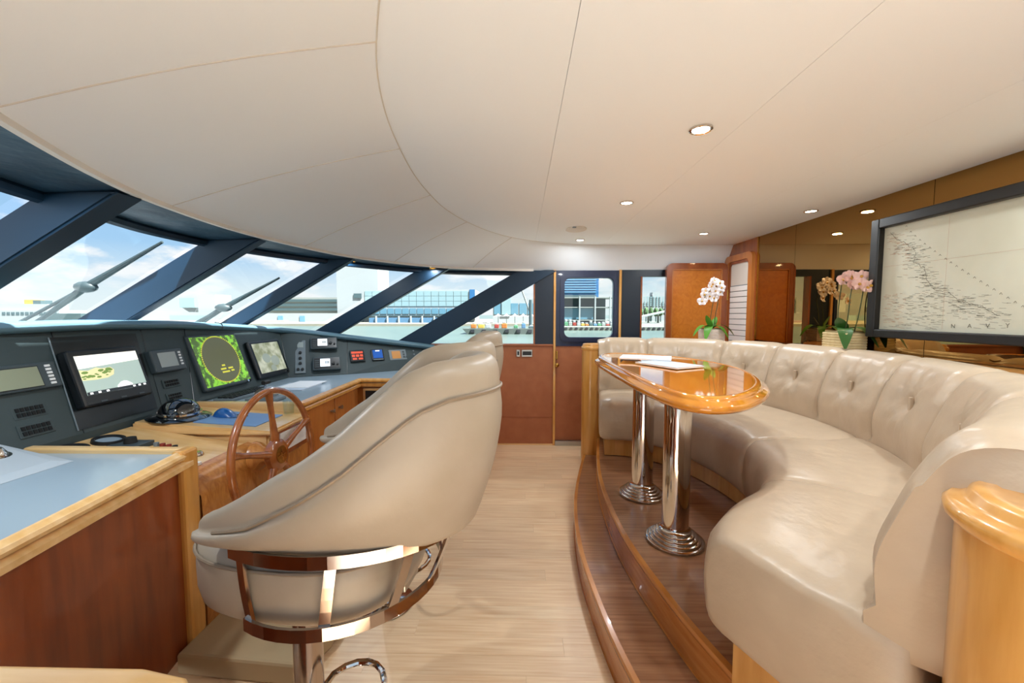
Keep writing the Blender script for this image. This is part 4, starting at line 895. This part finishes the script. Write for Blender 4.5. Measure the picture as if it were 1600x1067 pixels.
# ------------------------------------------------------------------ orchids
def orchid(cx, cy, z, wx, wy, hgt, pot, petal, stems, leaves, label, rs):
    g = random.Random(rs); t = thing('orchid', (cx, cy, z), label, 'potted orchid')
    body = MB().box(cx - wx / 2 + .004, cx + wx / 2 - .004, cy - wy / 2 + .004, cy + wy / 2 - .004, z, z + hgt - .004).build('planter', pot, t)
    n = 7
    for k in range(n):
        za = z + hgt * k / n; MB().box(cx - wx / 2, cx + wx / 2, cy - wy / 2, cy + wy / 2, za + .0015, za + hgt / n - .0015, .003).build('planter_slat', pot, body)
    MB().box(cx - wx / 2 + .008, cx + wx / 2 - .008, cy - wy / 2 + .008, cy + wy / 2 - .008, z + hgt - .002, z + hgt + .008, .004).build('moss', 'moss', t)
    zt = z + hgt
    for (az, L, lift, w, m) in leaves:
        rows = []; d = Vector((math.cos(R(az)), math.sin(R(az)), 0)); s = Vector((-d.y, d.x, 0))
        for k in range(9):
            q = k / 8; c = Vector((cx, cy, zt)) + d * (L * (q if lift < .3 else q * .5)) + Vector((0, 0, (1.0 * L * q - (1.55 - 4 * lift) * L * q * q) if lift < .3 else lift * L * 1.1 * q))
            ww = w * math.sin(math.pi * min(1, .08 + q * .9)) ** .7
            rows.append([c + s * (ww * a) + Vector((0, 0, .12 * ww * abs(a))) for a in (-1, -.5, 0, .5, 1)])
        MB().grid(rows).build('leaf', m, t, smooth=True)
    def flower(p, r, face):
        mb = MB(); f = Vector(face).normalized(); a1 = f.cross(Vector((0, 0, 1))).normalized(); a2 = a1.cross(f)
        for k in range(5):
            an = R(90 + 72 * k + g.uniform(-8, 8)); d = a1 * math.cos(an) + a2 * math.sin(an); s = f.cross(d); rr = r * (1.05 if k in (1, 4) else .95); w = r * (.62 if k in (1, 4) else .42); rows = []
            for i in range(5):
                q = i / 4; ww = w * math.sin(math.pi * (.1 + .85 * q)) ** .6; c = p + d * rr * q + f * (r * .25 * q * q - (.002 if k in (1, 4) else 0)); rows.append([c - s * ww, c - s * ww * .5 + f * .004, c + f * .006, c + s * ww * .5 + f * .004, c + s * ww])
            mb.grid(rows)
        o = mb.build('flower', petal, t, smooth=True)
        MB().lathe([(0, .014), (.006, .012), (.009, .004), (.005, 0)], axis=f, org=p + f * .004, n=8).build('lip', 'lip', o, smooth=True)
    for (bx, by, pts, nf) in stems:
        path = cat_rom([(cx + bx, cy + by, zt)] + [(cx + a, cy + b, zt + c) for a, b, c in pts], 8)
        MB().tube(path, .003, 6).build('flower_stem', 'stem', t, smooth=True)
        for k in range(nf):
            p = path[-1 - int(k * len(path) * .085)] + Vector((g.uniform(-.03, .03), g.uniform(-.05, .02), g.uniform(-.02, .015)))
            flower(p, g.uniform(.030, .040), (g.uniform(-.6, .4), -1, g.uniform(-.1, .3)))
    return t
orchid(1.65, 3.60, 1.179, .17, .14, .10, 'basket_white', 'petal_white', [(-.01, 0, [(-.01, 0, .10), (.01, 0, .25), (.02, -.02, .37), (-.01, -.03, .40)], 6), (.02, 0, [(.03, 0, .12), (.05, 0, .26), (.02, -.02, .36), (-.06, -.04, .31), (-.10, -.05, .25)], 7)],
       [(190, .17, .05, .035, 'leaf'), (200, .12, .9, .035, 'leaf'), (355, .19, .06, .03, 'leaf'), (30, .12, .8, .03, 'leaf'), (305, .15, .02, .03, 'leaf'), (230, .16, .0, .035, 'leaf')], 'white orchid in a white slatted planter before the burl locker door', 5)
orchid(2.035, 2.63, 1.179, .13, .20, .115, 'basket_cream', 'petal_pink', [(-.02, -.03, [(-.03, -.06, .10), (-.03, -.07, .22), (-.01, -.06, .33), (0, -.01, .36)], 5), (.0, .05, [(.0, .06, .12), (.0, .05, .24), (-.01, .02, .33), (-.02, -.03, .30)], 5), (.02, -.05, [(.02, -.08, .12), (.02, -.1, .25), (.01, -.11, .31), (0, -.13, .26)], 3)],
       [(235, .17, .0, .04, 'leaf_dark'), (200, .12, .7, .04, 'leaf_dark'), (290, .19, .03, .03, 'leaf_dark'), (160, .11, .3, .03, 'leaf'), (120, .1, .2, .03, 'leaf_dark')], 'pink orchid in a cream slatted planter standing against the bronze mirror', 9)
# wall fittings
t = thing('wall_socket', (0, YF, 1.0), 'chrome double wall socket on the brown leather panel', 'socket')
for x0, x1 in ((-.055, -.015), (.0, .115)):
    q = MB().box(x0, x1, YF - .012, YF, .955, 1.03, .004).build('plate', 'steel', t); MB().box(x0 + .01, x1 - .01, YF - .016, YF - .01, .972, 1.014, .003).build('insert', 'device_black', q)
t = thing('wall_vent', (-.77, YF, .9), 'small dark louvre vent in the leather panel behind the far chair', 'vent')
MB().box(-.88, -.66, YF - .01, YF, .87, 1.0, .003).build('frame', 'wall_leather', t)
for k in range(6): MB().box(-.865, -.675, YF - .014, YF - .006, .885 + k * .018, .894 + k * .018).build('louvre', 'device_black', t)

# ------------------------------------------------------------------ outside
mat('gelcoat', '#f0f0ee', .35, coat=.3); tex('teak', '#bdb3a2', '#c8beae', (1, 14, 1), 3, 4, .7)
dk = thing('bounce_deck', (-5, 2, .5), 'white sunlit outer deck of the yacht around the wheelhouse', 'deck', kind='structure')  # decks out of view, put in to throw sunlight up at the ceiling
MB().prism([(-3.7, -1.6), (-3.7, 5.8), (-9.5, 4.6), (-14, 2.1), (-9.5, -.4)], .3, .98).build('bounce_foredeck', 'gelcoat', dk)
MB().prism([(-3.7, -1.9), (3.5, -1.9), (3.5, -.32), (-3.7, -.32)], -.4, -.06).build('bounce_side_deck', 'teak', dk)
MB().prism([(-3.7, 4.46), (3.5, 4.46), (3.5, 6.1), (-3.7, 6.1)], -.4, -.06).build('bounce_side_deck', 'teak', dk)
wa = MB().box(-1200, 900, 8, 1600, -3.5, -3.3).build('water', 'water'); tag(wa, 'pale green harbour water outside the windows', 'water', kind='stuff')
def bld(name, x0, x1, y0, y1, z0, z1, m, label, cat='building', group=None):
    t = thing(name, ((x0 + x1) / 2, y0, z0), label, cat, group); MB().box(x0, x1, y0, y1, z0, z1).build('wall', m, t); return t
def PX(px, Y): return (px - 815) / 640 * Y
def PZ(py, Y): return 1.41 + (490 - py) / 640 * Y
def front_grid(t, x0, x1, z0, z1, y, nx, nz, m, name='window', gx=.25, gz=.3):
    w = (x1 - x0) / nx; h = (z1 - z0) / nz; data = None
    for i in range(nx):
        for j in range(nz):
            MBx = None
            if data is None:
                o = MB().box(-w * (1 - gx) / 2, w * (1 - gx) / 2, -.15, .15, -h * (1 - gz) / 2, h * (1 - gz) / 2).build(name, m, t, local=True); data = o.data
            else: o = bpy.data.objects.new(name, data); COL.objects.link(o); o.parent = t
            o.location = Vector((x0 + w * (i + .5), y - .05, z0 + h * (j + .5))) - wl(t)
Yb = 190
t = bld('office_building', PX(567, Yb), PX(742, Yb), Yb, Yb + 20, -2.4, PZ(452, Yb), 'b_white', 'wide pale glass office building across the water')
front_grid(t, PX(569, Yb), PX(732, Yb), PZ(478, Yb), PZ(454, Yb), Yb, 14, 3, 'b_glass', gx=.06, gz=.06); front_grid(t, PX(569, Yb), PX(732, Yb), PZ(491, Yb), PZ(480, Yb), Yb, 14, 1, 'b_glass_b', gx=.12, gz=.2)
MB().box(PX(734, Yb), PX(742, Yb), Yb - .6, Yb + 1, PZ(480, Yb), PZ(452, Yb)).build('corner_fin', 'b_blue', t); MB().box(PX(560, Yb), PX(745, Yb), Yb - 4, Yb, PZ(494, Yb), PZ(492, Yb)).build('canopy', 'b_dark', t)
t = bld('warehouse', PX(575, 178), PX(705, 178), 178, 184, -2.4, PZ(496, 178), 'b_tarp', 'low blue-fronted quay shed with white posts below the glass offices')
for px in (585, 603, 621, 640, 658, 677, 695): MB().box(PX(px, 177.5), PX(px + 2, 177.5), 177.4, 178, -2.4, PZ(493, 178)).build('post', 'b_white', t)
t = bld('tower_block', PX(525, 212), PX(590, 212), 212, 230, -2.4, PZ(414, 212), 'b_white', 'tall plain white block left of the glass offices')
MB().box(PX(552, 212), PX(564, 212), 211.6, 212.5, PZ(465, 212), PZ(458, 212)).build('window', 'b_dark', t)
t = bld('parking_garage', PX(405, 240), PX(530, 240), 240, 265, -2.4, PZ(464, 240), 'b_conc', 'long low parking garage with stacked open decks')
for j, py in enumerate((467, 474, 481)): MB().box(PX(408, 240), PX(528, 240), 239.6, 241, PZ(py + 4, 240), PZ(py, 240)).build('deck_opening', 'b_dark', t)
t = bld('terminal_shed', PX(380, 196), PX(560, 196), 196, 206, -2.4, PZ(489, 196), 'b_white', 'long low white terminal shed along the quay')
for px in (430, 465): MB().box(PX(px, 196), PX(px + 8, 196), 195.7, 197, -2.3, PZ(493, 196)).build('shutter', 'b_bluelight', t)
t = bld('container_row', PX(385, 186), PX(440, 186), 186, 189, -2.4, PZ(500, 186), 'b_pink', 'row of faded pink containers on the quay')
t = thing('control_tower', (PX(287, 270), 270, -2.4), 'glazed harbour control tower on a narrow stem', 'building')
MB().box(PX(276, 270), PX(300, 270), 270, 268, PZ(480, 270), PZ(465, 270)).build('cab', 'b_glass', t); MB().box(PX(287, 270), PX(297, 270), 271, 277, -2.4, PZ(480, 270)).build('stem', 'b_conc', t)
MB().add([(PX(a, 270), y_, PZ(z, 270)) for y_ in (270, 278) for a, z in ((276, 480), (300, 480), (297, 487), (287, 487))], [(0, 1, 2, 3), (7, 6, 5, 4), (0, 4, 5, 1), (1, 5, 6, 2), (2, 6, 7, 3), (3, 7, 4, 0)]).build('cab_base', 'b_grey', t)
bld('grey_block', PX(302, 265), PX(330, 265), 265, 280, -2.4, PZ(459, 265), 'b_grey', 'plain grey block beside the control tower')
bld('low_terminal', PX(210, 250), PX(400, 250), 250, 262, -2.4, PZ(487, 250), 'b_white', 'low pale terminal behind the second wiper')
t = bld('quay_office', PX(255, 240), PX(315, 240), 240, 246, -2.4, PZ(492, 240), 'b_glass', 'squat blue-glazed quay office in front of the low terminal')
t = bld('cruise_ship', PX(-160, 230), PX(75, 230), 230, 245, -3.2, PZ(484, 230), 'b_white', 'white cruise ship at berth at far left', 'ship')
MB().box(PX(-100, 230), PX(50, 230), 232, 243, PZ(484, 230), PZ(474, 230)).build('upper_decks', 'b_white', t); MB().box(PX(5, 230), PX(20, 230), 234, 240, PZ(478, 230), PZ(467, 230)).build('funnel', 'b_yellow', t); MB().box(PX(23, 230), PX(36, 230), 233, 239, PZ(474, 230), PZ(468, 230)).build('bridge', 'b_dark', t)
front_grid(t, PX(-20, 230), PX(72, 230), PZ(492, 230), PZ(486, 230), 230, 12, 1, 'b_dark', gx=.3)
bld('pier_shed', PX(45, 215), PX(110, 215), 215, 222, -2.4, PZ(489, 215), 'b_dark', 'grey-green pier shed under the large wiper')
q_ = MB().box(-262, 6, 158, 300, -3.3, -2.4).build('quay', 'b_rock'); tag(q_, 'long stone quay across the harbour water', 'quay')
# right side
Yt = 170
t = bld('teal_offices', PX(770, Yt), PX(838, Yt), Yt, Yt + 12, -2.4, PZ(466, Yt), 'b_white', 'white-columned building with teal glass seen in the triangular window')
front_grid(t, PX(771, Yt), PX(837, Yt), PZ(491, Yt), PZ(473, Yt), Yt, 5, 1, 'b_glass_b', gx=.14, gz=.06); MB().box(PX(784, Yt), PX(798, Yt), Yt - .5, Yt, PZ(491, Yt), PZ(460, Yt)).build('stair_tower', 'b_glass', t)
t = thing('marquee', (PX(800, 160), 160, -2.4), 'row of small white peaked canopies on the quay', 'canopy')
for px in (772, 785, 798, 811, 824):
    x = PX(px, 160); MB().lathe([(1.9, PZ(493.5, 160)), (.8, PZ(492, 160)), (0, PZ(489, 160))], x + 1.6, 160, 8).build('canopy_peak', 'b_white', t); MB().box(x + 1.5, x + 1.7, 159.9, 160.1, -2.4, PZ(493, 160)).build('post', 'b_white', t)
Yq = 118
t = thing('barge', (PX(775, 95), 95, -3.3), 'long flat work barge moored beyond the triangular window', 'barge')
MB().add([(PX(a, 95), y_, z) for y_ in (95, 103) for a, z in ((722, -2.0), (842, -2.0), (842, -3.3), (730, -3.3))], [(0, 1, 2, 3), (7, 6, 5, 4), (0, 4, 5, 1), (1, 5, 6, 2), (2, 6, 7, 3), (3, 7, 4, 0)]).build('hull', 'b_deck', t)
for k in range(6): MB().box(PX(735 + k * 18, 94.8), PX(741 + k * 18, 94.8), 94.6, 95, -2.9, -2.2).build('fender', 'b_black', t)
g = random.Random(11); cols = ['b_white', 'b_green', 'b_orange', 'b_red', 'b_tarp', 'b_yellow', 'b_conc', 'b_dark']
names = {'b_white': 'white', 'b_green': 'green', 'b_orange': 'orange', 'b_red': 'red', 'b_tarp': 'blue', 'b_yellow': 'yellow', 'b_conc': 'grey', 'b_dark': 'dark green'}
for k, px in enumerate((740, 752, 763, 776, 788, 806, 818, 830)):
    c_ = cols[(k * 3 + 2) % 8] if px != 788 else 'b_orange'; w = g.uniform(.45, .72); hh = g.uniform(.5, 1.3)
    x = PX(px, 98); t = thing('deck_crate', (x, 98, -2), '%s %s of deck gear on the work barge, %s from its left end' % (names[c_], ['heap', 'crate', 'box', 'stack'][k % 4], ['first', 'second', 'third', 'fourth', 'fifth', 'sixth', 'seventh', 'eighth'][k]), 'crate', 'gear on the barge deck')
    MB().box(x - w, x + w, 97, 99, -2, -2 + hh, .12).build('load', c_, t); MB().box(x - w * .6, x + w * .6, 97.3, 98.7, -2 + hh, -2 + hh * 1.35, .08).build('load_top', 'b_white' if k % 2 else 'b_conc', t)
t = thing('crane', (PX(824, 110), 110, -2), 'slim crane boom leaning beside the dark window post', 'crane')
MB().tube([(PX(829, 110), 110, -2.4), (PX(829, 110), 110, PZ(468, 110))], .45, 8).build('mast', 'b_dark', t); MB().tube([(PX(829, 110), 110, PZ(490, 110)), (PX(815, 110), 110, PZ(452, 110))], .25, 6).build('boom', 'b_conc', t)
# seen through the door
Yk = 260
t = bld('blue_tower', PX(868, Yk), PX(934, Yk), Yk, Yk + 30, -2.35, PZ(405, Yk), 'b_blue', 'blue glass tower rising behind the side door window')
for j in range(14): MB().box(PX(869, Yk), PX(930, Yk), Yk - .6, Yk, PZ(457 - j * 3.8, Yk), PZ(455.2 - j * 3.8, Yk)).build('floor_band', 'b_bluelight', t)
Yc = 150
t = thing('concrete_frame', (PX(920, Yc), Yc, -2.35), 'open concrete frame building under construction seen through the door', 'building')
for py in (464, 479, 499): MB().box(PX(872, Yc), PX(962, Yc), Yc, Yc + 14, PZ(py + 1.4, Yc), PZ(py, Yc)).build('floor_slab', 'b_conc', t)
for px in (874, 904, 928, 951): MB().box(PX(px, Yc), PX(px + 2, Yc), Yc - .3, Yc + .3, -2.35, PZ(463, Yc)).build('column', 'b_white', t)
MB().box(PX(872, Yc), PX(950, Yc), Yc + 6, Yc + 7, -2.35, PZ(465, Yc)).build('inner_wall', 'b_dark', t); MB().box(PX(872, Yc), PX(927, Yc), Yc + 1, Yc + 1.5, PZ(498, Yc), PZ(481, Yc)).build('glazing', 'b_glass_b', t)
MB().box(PX(868, Yc), PX(942, Yc), Yc + 15, Yc + 24, PZ(463, Yc), PZ(458, Yc)).build('roof_terrace', 'b_dark', t)
t = thing('pier', (PX(960, Yq), Yq, -3.3), 'white concrete pier edge with a row of black tyre fenders', 'pier')
MB().box(PX(860, Yq), 110, Yq, 300, -3.3, -2.35).build('deck', 'b_pier', t)
for k in range(24):
    MB().lathe([(.1, 0), (.42, 0), (.42, .3), (.1, .3)], axis=(0, -1, 0), org=(PX(884 + k * 8, Yq), Yq, -2.8), n=12).build('tyre', 'b_black', t)
ords = ['first', 'second', 'third', 'fourth', 'fifth', 'sixth', 'seventh', 'eighth', 'ninth', 'tenth', 'eleventh', 'twelfth']
for k in range(12):
    px = 884 + k * 6.4; x = PX(px, 130); c_ = cols[(k * 5 + 1) % 8]; hh = g.uniform(1.0, 2.1)
    t = thing('work_boat', (x, 130, -2.35), '%s vehicle or load parked on the pier, %s from the left' % (names[c_], ords[k]), 'vehicle', 'vehicles parked on the pier')
    MB().box(x - .55, x + .55, 129, 131, -2.35, -2.35 + hh * .6, .12).build('body', c_, t); MB().box(x - .4, x + .35, 129.2, 130.8, -2.35 + hh * .6, -2.35 + hh, .12).build('cabin', 'b_white', t); t.name = 'parked_van'
Yh = 230
t = bld('hotel', PX(1000, Yh), PX(1045, Yh), Yh, Yh + 15, -2.35, PZ(462, Yh), 'b_white', 'white hotel with rows of small windows behind trees')
MB().box(PX(1016, Yh), PX(1028, Yh), Yh - .8, Yh + 4, -2.4, PZ(457, Yh)).build('gable_bay', 'b_white', t)
front_grid(t, PX(1002, Yh), PX(1044, Yh), PZ(478, Yh), PZ(463, Yh), Yh - .9, 9, 5, 'b_glass', gx=.5, gz=.4)
for k in range(7):
    px = 1000 + k * 7.5; Y_ = 200; x = PX(px, Y_); t = thing('tree', (x, Y_, -2.35), 'dense green tree in front of the white hotel, %s from the left' % ords[k], 'tree', 'trees before the hotel')
    bm = bmesh.new(); bmesh.ops.create_icosphere(bm, subdivisions=2, radius=1)
    for v in bm.verts: v.co *= g.uniform(.8, 1.15); v.co = Vector((v.co.x * 1.15, v.co.y * 1.3, v.co.z * 2.2)) + Vector((x, Y_, PZ(487, Y_)))
    MB().bm(bm).build('crown', 'b_tree', t); MB().tube([(x, Y_, -2.35), (x, Y_, PZ(487, Y_))], .25, 6).build('trunk', 'b_dark', t)
t = thing('bridge_ramp', (PX(1025, 170), 170, -2.35), 'sloping pale road ramp below the hotel trees', 'bridge')
MB().add([(PX(a, 170), y_, PZ(z, 170)) for y_ in (170, 176) for a, z in ((1000, 494), (1045, 484), (1045, 486), (1000, 496))], [(0, 1, 2, 3), (7, 6, 5, 4), (0, 4, 5, 1), (1, 5, 6, 2), (2, 6, 7, 3), (3, 7, 4, 0)]).build('deck', 'b_white', t)
for px in (1010, 1025, 1040): MB().box(PX(px, 173), PX(px, 173) + .6, 172.5, 173.5, -2.35, PZ(491, 170)).build('pier_column', 'b_conc', t)
# wipers on the windshield
def wiper(piv, elbow, tip, tail, label):
    t = thing('windshield_wiper', piv, label, 'wiper')
    piv, elbow, tip, tail = map(Vector, (piv, elbow, tip, tail))
    MB().tube([piv, elbow], .010, 8).build('arm', 'wiper', t, smooth=True); MB().tube([piv + Vector((.06, 0, -.05)), elbow + Vector((-.02, 0, -.025))], .008, 8).build('arm', 'wiper', t, smooth=True)
    MB().tube([tail, elbow, tip], [.010, .022, .008], 8).build('blade', 'wiper', t, smooth=True)
    bm = bmesh.new(); bmesh.ops.create_icosphere(bm, subdivisions=2, radius=1)
    for v in bm.verts: v.co = Vector((v.co.x * .07, v.co.y * .04, v.co.z * .035)) + elbow
    MB().bm(bm).build('blade_pivot', 'wiper', t, smooth=True)
wiper((-3.32, 2.38, 1.20), (-2.60, 2.40, 1.57), (-2.10, 2.38, 1.83), (-2.92, 2.38, 1.34), 'large windshield wiper lying across the left pane')
wiper((-2.95, 3.25, 1.18), (-2.42, 3.28, 1.46), (-1.95, 3.28, 1.70), (-2.75, 3.28, 1.27), 'smaller second windshield wiper on the next pane right')
